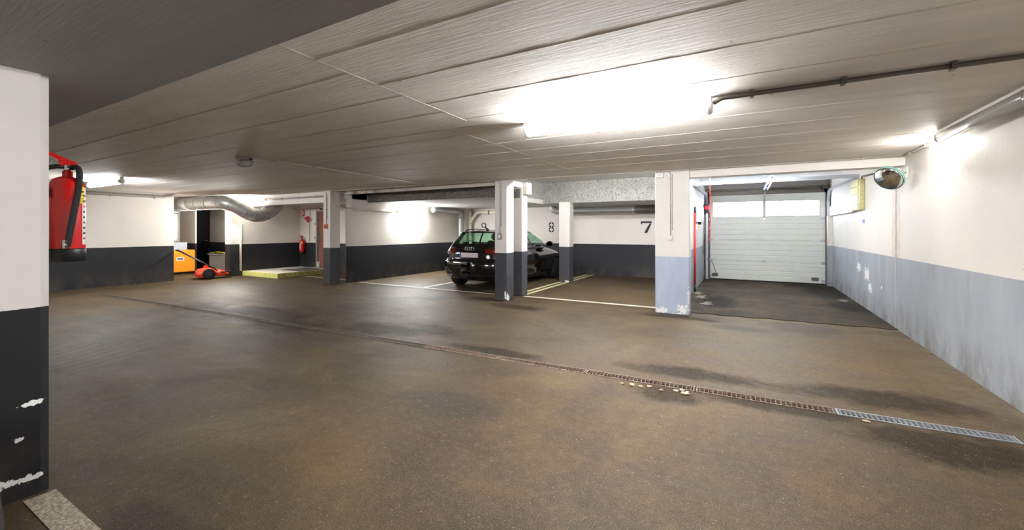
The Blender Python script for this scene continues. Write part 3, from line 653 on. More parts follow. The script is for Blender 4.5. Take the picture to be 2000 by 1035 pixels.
# the large one hangs on the far side of the near pillar
r, b, wrap = extinguisher((-3.535, .885, 1.243), .076, .50, 'large red fire extinguisher with black hose hung on the near scuffed pillar', math.radians(-12), True, True)
yl = wrap('yellow_label', 'yellow', math.radians(22), math.radians(50), .345, .445, b)
wrap('printed_label', 'paper', math.radians(38), math.radians(62), .10, .44, b, .0008)
for z, w0, w1, th in ((.41, 26, 44, .011), (.392, 31, 40, .003), (.375, 25, 46, .002), (.365, 25, 46, .002), (.355, 25, 40, .002)): wrap('print_line', 'black', math.radians(w0), math.radians(w1), z, z+th, yl, .0018)
for k in range(9): wrap('print_line', 'sign_red' if k % 3 == 0 else 'black', math.radians(42), math.radians(58), .13+k*.032, .13+k*.032+.012, b, .0016)
MB().box(-.02, .02, -.113, -.072, .38, .43).build('bracket', M['black'], r, local=True)
# small one next to the brown door
r, b, wrap = extinguisher((-13.56, 9.195, .60), .085, .5, 'small distant red fire extinguisher on the wall next to the brown door', math.radians(-70), False, False)
wrap('printed_label', 'paper', math.radians(-125), math.radians(-70), .14, .36, b); y = wrap('round_label', 'yellow', math.radians(-70), math.radians(-25), .36, .43, b)
for k in range(4): wrap('print_line', 'sign_red', math.radians(-118), math.radians(-80), .17+k*.045, .185+k*.045, b, .002)
MB().box(-.03, .03, .07, .11, .2, .3).build('bracket', M['black'], r, local=True)
MB().tube([(.02, -.05, .56), (.09, -.03, .62)], .008, 6).build('nozzle', M['black'], r, local=True)
# red extinguisher sign with white pictogram, megaphone shaped sounder
s = empty('fire_sign', (-13.68, 9.295, 2.0), 'red and white fire extinguisher sign above the small distant extinguisher', 'sign')
MB().box(-13.79, -13.57, 9.285, 9.298, 1.92, 2.14).build('plate', M['sign_red'], s)
MB().box(-13.77, -13.69, 9.281, 9.286, 1.94, 2.02).box(-13.77, -13.69, 9.281, 9.286, 2.05, 2.12).box(-13.66, -13.63, 9.281, 9.286, 1.95, 2.11).box(-13.63, -13.59, 9.281, 9.286, 2.02, 2.07).build('pictogram', M['paper'], s)
s = empty('alarm_sounder', (-13.24, 9.25, 1.78), 'red funnel-shaped alarm horn on the wall beside the brown door', 'alarm')
MB().lathe([(.03, -.10), (.05, -.04), (.09, .06), (.10, .08)], (0, 0, 0), seg=20).build('horn', M['sign_red'], s, local=True).data.transform(Matrix.Translation((0, -.07, 0)) @ Matrix.Rotation(-.5, 4, 'Y'))
MB().box(-.05, .05, -.05, .05, -.05, .05).build('bracket', M['steel'], s, local=True)
MB().tube([(0, .03, .1), (0, .035, .45)], .008, 6).build('cable', M['grey_pipe'], s, local=True)
MB().tube([(-.03, .03, -.12), (-.03, .03, -.75)], .014, 6).build('pipe', M['grey_pipe'], s, local=True)
sw = empty('wall_switch', (-12.99, 9.3, 1.3), 'white wall sockets between alarm horn and brown door', 'switch')
MB().box(-13.06, -12.98, 9.25, 9.298, 1.60, 1.68).build('socket_box', M['white_plastic'], sw); MB().box(-13.06, -12.98, 9.25, 9.298, 1.12, 1.2).build('socket_box', M['white_plastic'], sw)
# brown door
d2 = struct(empty('door_2', (-12.5, 9.36, .15), None, None), 'brown steel door standing on the raised platform', 'door')
MB().box(-12.90, -12.04, 9.36, 9.40, .16, 2.04).build('leaf', M['brown_door'], d2)
MB().box(-12.95, -12.90, 9.29, 9.45, .15, 2.08).box(-12.05, -12.0, 9.29, 9.45, .15, 2.08).box(-12.95, -12.0, 9.29, 9.45, 2.04, 2.08).build('frame', M['steel_frame'], d2)
h = MB().box(-12.84, -12.80, 9.352, 9.36, 1.02, 1.25).build('handle_plate', M['chrome'], d2); MB().tube([(-12.82, 9.355, 1.17), (-12.82, 9.31, 1.17), (-12.71, 9.305, 1.17)], .010, 8).build('lever', M['chrome'], h)
MB().box(-12.89, -12.82, 9.30, 9.36, .16, .34).build('door_stop', M['cream_pvc'], d2)
r = empty('door_closer', (-12.3, 9.3, 2.12), 'small camera-like box above the brown door', 'sensor')
MB().box(-12.55, -12.38, 9.16, 9.30, 2.10, 2.17, .02).build('housing', M['white_plastic'], r); MB().box(-12.53, -12.42, 9.15, 9.17, 2.11, 2.15).build('lens', M['black'], r)
r = tag(MB().lathe([(.05, 0), (.06, -.02), (.05, -.07), (.02, -.085)], (-13.72, 8.55, 2.15), seg=16).build('smoke_detector', M['white_plastic']), 'small white round detector beside the end of the big duct', 'detector')

# ------------------------------------------------------------------ platform
p = empty('platform', (-12.9, 8.3, 0), 'low pale platform with yellow painted edge before the brown door', 'platform')
MB().box(-13.83, -12.03, 7.38, 9.3, 0, .142).build('slab', M['platform'], p)
MB().box(-13.86, -12.0, 7.35, 7.38, 0, .145, .004).build('edge_board', M['yellow_edge'], p); MB().box(-12.03, -12.0, 7.38, 9.3, 0, .145, .004).build('edge_board', M['yellow_worn_shaded'], p)
m = tag(MB().box(-13.0, -12.1, 8.1, 9.0, .1425, .155, .004).build('doormat', M['mat']), 'dark grey doormat lying on the raised platform', 'doormat')

# ------------------------------------------------------------------ ventilation ducts and pipes
def spline(pts, n=8):
    P = [Vector(p) for p in pts]; out = []
    for i in range(len(P)-1):
        p0, p1, p2, p3 = P[max(0, i-1)], P[i], P[i+1], P[min(len(P)-1, i+2)]
        for k in range(n):
            t_ = k/n; out.append(.5*((2*p1)+(-p0+p2)*t_+(2*p0-5*p1+4*p2-p3)*t_*t_+(-p0+3*p1-3*p2+p3)*t_**3))
    out.append(P[-1]); return out
def resample(pts, step):
    out = [pts[0].copy()]; acc = 0; 
    for a, b in zip(pts, pts[1:]):
        L = (b-a).length; d = step-acc
        while d <= L: out.append(a+(b-a)*(d/L)); d += step
        acc = L-(d-step)
    out.append(pts[-1].copy()); return out
def corr(name, pts, r, parent, mat='galva', pitch=.035, depth=.008, seg=18):
    q = resample([Vector(p) for p in pts], pitch/2)
    return MB().tube(q, [r+(depth if i % 2 else 0) for i in range(len(q))], seg).build(name, M[mat], parent)
def band(c, t, r, parent, w=.025):
    t = Vector(t).normalized(); c = Vector(c); return MB().tube([c-t*w, c+t*w], r, 20).build('joint_band', M['steel'], parent)
r = empty('ventilation_duct', (-16.0, 6.45, .9), 'large bent galvanised ventilation duct above the orange cabinet and platform', 'duct')
corr('riser', [(-16.02, 6.42, 1.035), (-16.02, 6.42, 1.95)], .155, r, pitch=.12, depth=.004)
MB().tube(spline([(-16.02, 6.42, 1.95), (-16.02, 6.42, 2.08), (-15.94, 6.42, 2.19), (-15.8, 6.42, 2.225), (-15.62, 6.42, 2.23)], 5), [.165]*3+[.19]*15+[.205]*3, 20).build('elbow', M['galva'], r)
MB().tube([(-15.62, 6.42, 2.23), (-14.85, 6.42, 2.23)], .207, 24).build('straight_section', M['galva'], r)
band((-15.3, 6.42, 2.23), (1, 0, 0), .212, r, .008); band((-14.85, 6.42, 2.23), (1, 0, 0), .212, r, .008)
flex = spline([(-14.85, 6.42, 2.23), (-14.2, 6.42, 2.23), (-13.5, 6.42, 2.23), (-13.1, 6.50, 2.21), (-12.93, 6.74, 2.08), (-12.87, 7.0, 1.93), (-12.97, 7.3, 1.875), (-13.08, 7.6, 1.92), (-13.2, 7.9, 2.06), (-13.36, 8.15, 2.22)], 8)
corr('flexible_section', flex, .192, r, pitch=.07, depth=.011, seg=22)
for i in (6, 13, 21, 27, 32, 37, 42, 47, 52, 57, 63): band(flex[i], flex[i+1]-flex[i-1], .207, r, .007)
r = empty('ventilation_duct', (-9.15, 12.7, 0), 'thin galvanised duct rising in the corner of bay 9 beside the car', 'duct')
corr('riser', [(-9.13, 12.45, .02), (-9.13, 12.45, 1.9)], .095, r, pitch=.1, depth=.003)
MB().tube(spline([(-9.13, 12.45, 1.9), (-9.13, 12.43, 2.0), (-9.13, 12.36, 2.07), (-9.13, 12.2, 2.09)], 5), .1, 16).build('elbow', M['galva'], r)
corr('run', [(-9.13, 12.2, 2.09), (-9.13, 10.9, 2.09)], .085, r, pitch=.07, depth=.006)
band((-9.13, 12.45, 1.86), (0, 0, 1), .104, r, .02)
r = empty('drain_pipe', (-8.9, 12.85, 0), 'cream plastic drain pipe with a branch behind the black car', 'pipe')
MB().tube([(-8.93, 12.8, 0), (-8.93, 12.8, 2.19)], .06, 14).build('riser', M['cream_pvc'], r)
MB().tube(spline([(-8.93, 12.8, 1.72), (-8.74, 12.8, 1.95), (-8.6, 12.8, 2.05), (-8.4, 12.8, 2.07), (-7.2, 12.8, 2.05)], 5), .065, 14).build('branch', M['cream_pvc'], r)
for c in ((-8.93, 12.8, 1.7), (-8.93, 12.8, 2.08)): MB().tube([Vector(c)-Vector((0, 0, .06)), Vector(c)+Vector((0, 0, .06))], .072, 14).build('collar', M['cream_pvc'], r)
for x in (-8.1, -7.5): MB().tube([(x-.02, 12.8, 2.063), (x+.02, 12.8, 2.06)], .074, 14).build('hanger_ring', M['black'], r)
r = empty('ventilation_duct', (-3.3, 12.6, 2.0), 'dull galvanised duct under the low ceiling of bay 7', 'duct')
corr('run', [(-5.0, 12.6, 2.03), (-1.3, 12.6, 2.03)], .115, r, 'galva', .09, .003)
MB().tube(spline([(-5.55, 12.6, 2.19), (-5.5, 12.6, 2.1), (-5.3, 12.6, 2.04), (-5.0, 12.6, 2.03)], 6), .12, 16).build('elbow', M['galva'], r)
band((-2.9, 12.6, 2.03), (1, 0, 0), .126, r, .03); band((-2.2, 12.6, 2.03), (1, 0, 0), .124, r, .03)
MB().tube([(-2.85, 12.6, 2.03), (-2.25, 12.6, 2.03)], .121, 18).build('sleeve', M['dark_pipe'], r)

# ------------------------------------------------------------------ alcove: orange cabinet, sweeper, bin with tarpaulin
c = empty('machine_cabinet', (-16.3, 6.45, 0), 'orange steel cabinet with a small label under the duct riser', 'cabinet')
b = MB().box(-16.65, -15.84, 5.95, 6.94, .07, .78, .02, 2).build('body', M['orange'], c)
MB().box(-16.6, -15.9, 6.0, 6.9, 0, .07).build('base', M['black'], c)
MB().box(-15.842, -15.835, 6.42, 6.62, .45, .55).build('label', M['paper'], b); MB().box(-15.835, -15.832, 6.44, 6.60, .47, .53).build('print', plain('print_blue_red', (90, 84, 130), .5, var=.5, scale=60), b)
MB().lathe([(.014, 0), (.012, .012)], (-15.842, 6.5, .68), 'x', 10).build('lock', M['dark_pipe'], b)
MB().box(-16.3, -15.86, 6.15, 6.72, .78, 1.03, .01).build('plenum_box', M['grey_box'], c)
b = empty('storage_bin', (-14.7, 7.6, 0), 'grey plastic bin in the dark opening, yellow sheet on top', 'bin')
MB().box(-15.55, -14.35, 7.2, 7.95, 0, .62, .04, 2).build('tub', M['grey_crate'], b); MB().box(-15.58, -14.32, 7.17, 7.98, .60, .65, .015).build('rim', M['grey_crate'], b)
m = MB(); nx, ny = 14, 8; rows = []
for i in range(nx+1):
    u = i/nx; row = []
    for j in range(ny+1):
        v = j/ny; x = -15.45+1.12*u+.04*math.sin(v*5); y = 7.16+.72*v+.03*math.sin(u*9)
        row.append((x, y, .665+.05*math.sin(u*PI)*(.5+.5*math.sin(v*7+u*4))+.06*math.sin(u*PI)**2*v+.01*math.sin(u*21+v*11)))
    rows.append(row)
for r0 in rows: pass
m.rings(rows, False, True, False); o = tag(m.build('tarpaulin', M['cloth']), 'crumpled yellow sheet lying on the grey bin', 'tarpaulin')
sm = o.modifiers.new('t', 'SOLIDIFY'); sm.thickness = .008
# push sweeper: red shell, two big front wheels, tail, bow handle
s = empty('push_sweeper', (-13.88, 6.42, 0), 'orange-red push sweeper with black bow handle in front of the orange cabinet', 'sweeper'); s.rotation_euler.z = 0
# local frame: f = forward (toward the corner pipe), w = across
f = Vector((.38, .925, 0)).normalized(); w = Vector((f.y, -f.x, 0)); O = Vector((.0, .0, 0))
def Q(a, bb, z): v = f*a+w*bb; return (v.x, v.y, z)
def secs(lst): return [[Q(a, hw_*cx, z0+(z1-z0)*cz) for cx, cz in ((-1, .0), (-1, .55), (-.9, .85), (-.6, 1), (.6, 1), (.9, .85), (1, .55), (1, 0))] for a, hw_, z0, z1 in lst]
sh = MB().rings(secs([(-.32, .26, .10, .20), (-.26, .28, .06, .27), (-.12, .29, .05, .31), (.02, .29, .05, .30), (.12, .28, .06, .28)])).build('front_shell', M['sweeper'], s, local=True)
MB().rings(secs([(.12, .25, .07, .265), (.28, .24, .08, .24), (.42, .19, .09, .19), (.49, .15, .1, .15)])).build('hopper', M['sweeper'], s, local=True)
MB().rings([[Q(-.06+.06*math.cos(a), -.08+.05*math.sin(a), z) for a in [2*PI*i/12 for i in range(12)]] for z in (.29, .36, .37)]).build('knob', M['sweeper'], s, local=True)
for sd in (-1, 1):
    cc = Vector(Q(.0, sd*.33, .155)); wh = MB(); prof = [(.05, -.03), (.145, -.035), (.155, -.02), (.155, .02), (.145, .035), (.05, .03)]
    rr = [[cc+w*h_+(f*math.cos(a)+Vector((0, 0, 1))*math.sin(a))*r_ for a in [2*PI*i/24 for i in range(24)]] for r_, h_ in prof]
    ww = wh.rings(rr).build('wheel', M['rubber'], s, local=True)
    rr = [[cc+w*h_+(f*math.cos(a)+Vector((0, 0, 1))*math.sin(a))*r_ for a in [2*PI*i/16 for i in range(16)]] for r_, h_ in ((.05, -.04), (.055, -.03), (.055, .03), (.05, .04))]
    MB().rings(rr).build('hub', M['black'], ww, local=True)
    MB().tube([Q(.20, sd*.27, .24), Q(-.25, sd*.27, .55), Q(-.66, sd*.25, .82)], .014, 8).build('handle_tube', M['black'], s, local=True)
MB().tube([Q(-.66, -.25, .82), Q(-.70, -.25, .845), Q(-.73, -.2, .85), Q(-.75, 0, .85), Q(-.73, .2, .85), Q(-.70, .25, .845), Q(-.66, .25, .82)], .018, 8).build('handle_grip', M['rubber'], s, local=True)
MB().rings([[Q(a, b_, z) for a, b_, z in ((.28, y, .17), (.50, y, .17), (.52, y, .20), (.28, y, .20))] for y in (.2, .245)]).build('side_brush_arm', M['black'], s, local=True)
MB().rings([[Q(a, b_, z) for a, b_, z in ((.49, y, .18), (.54, y, .18), (.54, y, .21), (.49, y, .21))] for y in (-.13, .245)]).build('bumper_bar', M['black'], s, local=True)

# ------------------------------------------------------------------ garage door
d1 = struct(empty('door_1', (.42, 13.4, 0), None, None), 'white sectional garage door with bright window panes', 'door')
def section(z0, z1):
    """one door section: ribbed face, extruded along x"""
    h = z1-z0; yf = 13.40; pr = [(yf+.045, z0), (yf+.012, z0), (yf+.012, z0+.003), (yf+.004, z0+.003), (yf, z0+.012)]
    for k in range(1, 4):
        zc = z0+h*k/4; pr += [(yf, zc-.014), (yf+.007, zc-.004), (yf+.007, zc+.004), (yf, zc+.014)]
    pr += [(yf, z1-.022), (yf-.005, z1-.017), (yf-.005, z1-.007), (yf+.004, z1-.003), (yf+.012, z1-.003), (yf+.012, z1), (yf+.045, z1)]
    m = MB(); m.prism([(-.92, y, z) for y, z in pr], (2.70, 0, 0)); return m.build('door_section', M['door_panel'], d1)
zs = [.035, .57, 1.155, 1.74]
secs_ = [section(a, b_) for a, b_ in zip(zs, zs[1:])]
m = MB()
for x0, x1, z0, z1 in ((-.92, -.85, 1.74, 2.405), (.40, .45, 1.79, 2.23), (1.67, 1.78, 1.74, 2.405), (-.85, 1.67, 1.74, 1.795), (-.85, 1.67, 2.225, 2.405)): m.box(x0, x1, 13.40, 13.445, z0, z1)
win = m.build('door_section', M['door_panel'], d1)
for x0, x1 in ((-.85, .40), (.45, 1.67)):
    MB().box(x0, x1, 13.415, 13.425, 1.795, 2.225).build('window_pane', M['pane'], win)
    MB().box(x0, x1, 13.395, 13.412, 1.795, 1.81).box(x0, x1, 13.395, 13.412, 2.212, 2.225).box(x0, x0+.012, 13.395, 13.412, 1.795, 2.225).box(x1-.012, x1, 13.395, 13.412, 1.795, 2.225).build('pane_bead', M['black'] if x0 > 0 else M['steel_frame'], win)
MB().box(.41, .44, 13.385, 13.40, 1.74, 2.30).build('stile_cover', M['steel_frame'], win)
MB().box(-1.06, -.90, 13.45, 13.5, 0, 2.5).box(1.76, XR-.002, 13.45, 13.5, 0, 2.5).box(-1.06, XR-.002, 13.45, 13.5, 2.395, 2.6).build('frame_seal', M['dark_pipe'], d1)
MB().box(-.92, 1.78, 13.40, 13.5, 0, .036).build('bottom_seal', M['rubber'], d1)
for i, z in enumerate(zs[1:]):
    MB().box(.385, .465, 13.382, 13.402, z-.03, z+.025, .004).build('hinge', M['steel'], secs_[i] if i < 3 else win)
    for x, sgn in ((-.90, -1), (1.72, 1)):
        hg = MB().box(x-.04, x+.05, 13.375, 13.402, z-.035, z+.03, .004).build('roller_hinge', M['steel'], secs_[i]); 
for x in (-.80, 1.55):
    g = MB().box(x-.07, x+.09, 13.375, 13.402, .10, .19, .012).build('grip', M['dark_pipe'], secs_[0])
MB().box(-.92, -.83, 13.39, 13.402, .04, .14).box(1.70, 1.78, 13.39, 13.402, .04, .14).build('corner_bracket', M['steel'], secs_[0])
conduit('spiral_cable', [(-1.0, 13.34, .62), (-.96, 13.32, .52), (-.90, 13.33, .53), (-.86, 13.37, .50), (-.74, 13.36, .14)], .006, 'black', 'thin black cable hanging across the lower corner of the garage door', 'cable')
# tracks, spring shaft, cross bar
for x, lb in ((-1.0, 1), (1.83, -1)):
    tr = MB(); L = [(13.36, .0), (13.36, 2.15)]+[(13.36-.30*(1-math.cos(a)), 2.15+.30*math.sin(a)) for a in [PI/2*k/8 for k in range(1, 9)]]+[(10.25, 2.45)]
    pr = [(-.03, -.02), (.03, -.02), (.03, .02), (-.03, .02)]
    tr.rings([[(x+a, y-(.0 if i < 2 else 0), z+0) if False else (x+a, y+b_*(1 if i < 2 else .2), z+b_*(0 if i < 2 else 1)) for a, b_ in pr] for i, (y, z) in enumerate(L)], True, False)
    tr.build('track', M['track'], d1)
    MB().box(x-.05 if lb > 0 else x-.03, x+.03 if lb > 0 else x+.05, 13.38, 13.5, 0, 2.4).build('angle_frame', M['dark_pipe'], d1)
MB().box(-1.03, XR, 10.23, 10.28, 2.43, 2.50).build('cross_bar', M['track'], d1)
MB().tube([(-1.0, 13.42, 2.55), (1.8, 13.42, 2.55)], .013, 8).build('spring_shaft', M['dark_pipe'], d1)
for a, b_ in ((-.85, .05), (1.0, 1.7)): corr('torsion_spring', [(a, 13.42, 2.55), (b_, 13.42, 2.55)], .028, d1, 'dark_pipe', .02, .006, 10)
for x in (-.98, 1.74): MB().tube([(x-.03, 13.42, 2.55), (x+.03, 13.42, 2.55)], .07, 16).build('cable_drum', M['dark_pipe'], d1)
r = empty('door_opener', (.45, 10.2, 2.6), 'grey electric opener with rail above the middle of the garage door', 'motor')
MB().box(.30, .44, 9.95, 10.35, 2.57, 2.74, .02).build('motor_housing', M['grey_box'], r)
MB().box(.32, .36, 9.94, 9.952, 2.60, 2.63).box(.32, .36, 9.94, 9.952, 2.65, 2.68).build('terminal', M['black'], r)
MB().lathe([(.02, -.1), (.085, -.1), (.085, .1), (.02, .1)], (.55, 10.1, 2.67), 'x', 20).build('motor', M['black'], r)
MB().box(.44, .70, 10.0, 10.3, 2.72, 2.75).build('mount_plate', M['steel'], r)
MB().box(.40, .435, 10.3, 13.38, 2.515, 2.56).box(.475, .51, 10.3, 13.38, 2.515, 2.56).box(.40, .51, 10.3, 13.38, 2.56, 2.568).build('rail', M['track'], r)
MB().box(.44, .47, 12.3, 12.8, 2.505, 2.53).build('trolley', M['blue'], r)
MB().tube([(.455, 12.6, 2.51), (.43, 13.25, 2.40), (.43, 13.38, 2.32)], .01, 6).build('pull_arm', M['dark_pipe'], r)
# red pull cord and red pole
r = empty('pull_cord', (-.62, 9.0, 2.2), 'thin red knotted cord hanging in front of the garage door', 'cord')
MB().tube([(-.62, 9.0, 2.5), (-.62, 9.0, 2.2), (-.615, 9.0, 1.62), (-.625, 9.0, 1.45), (-.62, 9.0, 1.32), (-.635, 9.0, 1.22), (-.665, 9.0, 1.205)], .0075, 8).build('cord', M['red_plastic'], r)
MB().lathe([(.005, -.03), (.016, -.015), (.016, .01), (.005, .025)], (-.623, 9.0, 1.44), seg=10).build('knot', M['red_plastic'], r)
MB().box(-.645, -.595, 8.975, 9.025, 2.5, 2.75).build('ceiling_hook', M['white_plastic'], r)
r = empty('barrier_pole', (-1.035, 10.46, 0), 'red pole with black ends upright behind the light blue based pillar', 'pole')
MB().tube([(-1.035, 10.46, .16), (-1.035, 10.46, 1.82)], .022, 12).build('shaft', M['red_plastic'], r)
MB().tube([(-1.035, 10.46, 0), (-1.035, 10.46, .16)], .023, 12).build('foot', M['black'], r); MB().tube([(-1.035, 10.46, 1.82), (-1.035, 10.46, 1.96)], .02, 12).build('cap', M['black'], r)
r = empty('control_box', (-1.0, 11.2, 1.8), 'grey door control box on the wall behind the red pole', 'control box')
MB().box(-1.07, -.92, 11.0, 11.3, 1.62, 2.0, .01).build('housing', M['grey_box'], r)
for z in (1.72, 1.8, 1.88, 1.95): MB().box(-.919, -.915, 11.04, 11.26, z-.003, z+.003).build('groove', M['dark_pipe'], r)
MB().box(-1.03, -.96, 11.1, 11.2, 1.56, 1.62).build('plug', M['black'], r)
r = empty('push_button', (-1.03, 10.7, 1.5), 'small white push-button box with amber lens beside the red pole', 'switch')
MB().box(-1.07, -.99, 10.62, 10.78, 1.44, 1.56, .01).build('housing', M['white_plastic'], r); MB().lathe([(.03, 0), (.03, .02), (.01, .03)], (-.99, 10.7, 1.5), 'x', 14).build('button', M['orange_lamp'], r)
r = empty('signal_lamp', (-.99, 13.2, 2.05), 'round red signal lamp in a black box beside the garage door', 'signal lamp')
MB().box(-1.07, -.93, 13.1, 13.32, 1.93, 2.16, .01).build('housing', M['black'], r); MB().lathe([(.06, 0), (.06, -.03), (.04, -.05)], (-.985, 13.1, 2.06), 'y', 18).build('lens', M['red_lens'], r)
conduit('wall_conduit', [(-1.05, 12.9, .75), (-1.05, 12.9, 1.95)], .016, 'grey_pipe', 'vertical grey pipe left of the garage door track', clips=3)
r = empty('distribution_box', (1.84, 10.1, 2.1), 'yellow-beige ribbed enclosure high on the wall by the garage door', 'enclosure')
MB().box(1.80, XR, 9.8, 10.5, 1.80, 2.37, .008).build('housing', M['olive'], r)
for i in range(4):
    z = 1.81+i*.14; MB().box(1.788, 1.801, 9.85, 10.45, z+.008, z+.128, .004).build('module', M['olive'], r)
for i in range(7): MB().box(1.815, 1.872, 9.79, 9.801, 1.83+i*.077, 1.83+i*.077+.055, .004).build('knockout', M['olive'], r)
r = empty('wall_strip', (1.86, 12, 1.9), 'raised white strip on the wall running from the yellow-beige enclosure towards the garage door', 'trunking')  # raised white box along the wall with a grey lip below
MB().box(1.83, XR-.001, 10.52, 13.1, 1.80, 2.02, .004).build('strip_body', M['white_plastic'], r); MB().box(1.825, XR-.001, 10.52, 13.1, 1.785, 1.80).build('lip', M['grey_pipe'], r)
r = empty('wall_label', (XR, 9.87, 1.6), 'small blue and white label below the yellow-beige enclosure', 'label')
MB().box(XR-.006, XR, 9.8, 9.98, 1.55, 1.78).build('sheet', M['paper'], r); MB().box(XR-.009, XR-.005, 9.81, 9.97, 1.555, 1.63).build('blue_field', M['blue'], r)
# convex mirror under the beam
r = empty('convex_mirror', (1.60, 7.42, 2.12), 'round convex traffic mirror with green rim hanging at the wall corner', 'mirror')
ax = Vector((-.66, -.70, -.62)).normalized(); u_ = ax.cross(Vector((0, 0, 1))).normalized(); v_ = u_.cross(ax); cc = Vector((1.675, 7.42, 2.125)); Rm = .168
def ringm(rad, off, k=36): return [cc+ax*off+(u_*math.cos(a)+v_*math.sin(a))*rad for a in [2*PI*i/k for i in range(k)]]
MB().rings([ringm(Rm*q, .06*(1-q*q)) for q in (1, .9, .8, .7, .6, .5, .4, .3, .2, .1, .02)]).build('mirror_face', M['mirror'], r)
MB().rings([ringm(Rm, -.03), ringm(Rm+.005, -.02), ringm(Rm+.005, .004), ringm(Rm-.002, .006)], False).build('rim', M['mirror_rim'], r)
MB().rings([ringm(.02, -.06), ringm(Rm*.8, -.05), ringm(Rm, -.025)]).build('back_shell', M['white_plastic'], r)
MB().tube([cc-ax*.05, cc-ax*.12+Vector((.03, .0, .02)), (XR-.01, 7.52, 2.2)], .018, 10).build('arm', M['white_plastic'], r)
MB().box(XR-.02, XR, 7.46, 7.58, 2.12, 2.28, .004).build('wall_plate', M['white_plastic'], r)

# ------------------------------------------------------------------ cars
def make_car(label, paint, bumper, loc, rotz, plate=True, detail=True):
    root = empty('car', loc, label, 'car'); root.rotation_euler.z = rotz
    NR, NF = 14, 14
    def outline(yr, yf, w, nr=3.4, nf=2.5, Lr=.62, Lf=1.0, off=0):
        pts = []
        for i in range(NR+1):
            a = PI/2*i/NR; pts.append(((w+off)*math.sin(a)**(2/nr) if i else 0.0, yr-off+Lr*(1-math.cos(a)**(2/nr) if i < NR else 1)))
        for i in range(1, NF+1):
            a = PI/2*(1-i/NF); pts.append(((w+off)*math.sin(a)**(2/nf) if i < NF else 0.0, yf+off-Lf*(1-math.cos(a)**(2/nf))))
        return pts+[(-x, y) for x, y in pts[-2:0:-1]]
    lev = [(.19, .34, 4.12, .76), (.24, .20, 4.20, .82), (.29, .10, 4.26, .855), (.35, .055, 4.29, .872), (.42, .03, 4.31, .882), (.52, .0, 4.31, .89), (.62, .0, 4.30, .892), (.665, .015, 4.27, .892), (.69, .075, 4.22, .892),
           (.76, .085, 4.08, .890), (.83, .09, 3.78, .880), (.88, .095, 3.5, .868), (.93, .11, 3.2, .850), (.98, .125, 3.04, .822)]
    def at(z):
        for a, b in zip(lev, lev[1:]):
            if a[0] <= z <= b[0]:
                k = (z-a[0])/(b[0]-a[0]); return [p+(q-p)*k for p, q in zip(a[1:], b[1:])]
        return lev[-1][1:]
    m = MB(); m.rings([[(x, y, z) for x, y in outline(yr, yf, w)] for z, yr, yf, w in lev])
    body = m.build('body', M[paint], root, local=True)
    # wheel wells
    cut = MB()
    for yy in (.79, 3.39):
        for s in (-1, 1):
            cut.rings([[(x, yy+.345*math.cos(a), .315+.345*math.sin(a)) for a in [2*PI*i/28 for i in range(28)]] for x in (s*.62, s*1.1)])
    cu = cut.build('cutter', M['rubber']); bmesh_fix(cu)
    mod = body.modifiers.new('wells', 'BOOLEAN'); mod.object = cu; mod.operation = 'DIFFERENCE'; mod.solver = 'EXACT'
    cu.matrix_world = Matrix.Identity(4)
    body_w = body.matrix_world.copy(); body.parent = None; body.matrix_world = Matrix.Identity(4)
    bpy.context.view_layer.update()
    me = bpy.data.meshes.new_from_object(body.evaluated_get(bpy.context.evaluated_depsgraph_get()))
    body.modifiers.clear(); body.data = me; bpy.data.objects.remove(cu); body.parent = root
    # bumper lower apron and diffuser
    def patch(nm, mat, par, z0, z1, i0, i1, off, nz=3, side=1, both=False, smooth=True):
        mm = MB()
        for sd in ((1, -1) if both else (side,)):
            rr = []
            for k in range(nz+1):
                z = z0+(z1-z0)*k/nz; yr, yf, w = at(z); o_ = outline(yr, yf, w, off=off); rr.append([(sd*x, y, z) for x, y in o_[i0:i1+1]])
            mm.rings(rr, False, smooth, False)
        return mm.build(nm, M[mat], par, local=True)
    patch('bumper', bumper, root, .30, .665, 0, NR, .004, 6, both=True)
    patch('front_bumper', bumper, root, .24, .69, NR+2, NR+NF, .012, 30, both=True)
    patch('diffuser', 'black', root, .24, .40, 0, NR-3, .008, 4, both=True)
    patch('tail_light', 'tail_light', root, .865, .975, 3, NR, .006, 4, 1); patch('tail_light', 'tail_light', root, .865, .975, 3, NR, .006, 4, -1)
    for sd in (1, -1): patch('light_strip', 'chrome', root, .915, .922, 5, NR-4, .008, 1, sd)
    for sd in (1, -1): patch('sill', 'black', root, .2, .28, NR, NR+2, .006, 2, sd)
    # greenhouse: columns from tail to windscreen, lower and upper points (right half)
    low = [(0, .125), (.36, .135), (.63, .18), (.755, .32), (.805, .72), (.815, 1.72), (.815, 1.80), (.80, 2.72), (.74, 2.92), (.42, 3.04), (0, 3.08)]
    upp = [(0, .50), (.30, .51), (.50, .54), (.575, .62), (.60, .86), (.615, 1.66), (.615, 1.74), (.585, 2.14), (.555, 2.24), (.33, 2.30), (0, 2.32)]
    zt = [1.375, 1.373, 1.365, 1.365, 1.385, 1.40, 1.40, 1.375, 1.36, 1.375, 1.38]
    f0 = [.30, .30, .30, .22, .18, .10, .10, .05, .05, .05, .05]
    def gp(c, f, off=0, sd=1):
        lx, ly = low[c]; ux, uy = upp[c]; z = .98+(zt[c]-.98)*f
        bow = .03*math.sin(PI*f)
        n = Vector((0, -1, 0)) if c < 3 else (Vector((0, 1, 0)) if c > 8 else Vector((1, 0, 0)))
        p = Vector((lx+(ux-lx)*f, ly+(uy-ly)*f, z))+n*(bow+off)
        if c in (0, 10): p.x = 0
        return (p.x*sd, p.y, p.z)
    FR = (0, .5, 1, 1.01)
    glass_cols = {0: 'rear_window', 1: 'rear_window', 4: 'side_window', 6: 'side_window', 8: 'windscreen', 9: 'windscreen'}
    pm = MB(); gms = {}
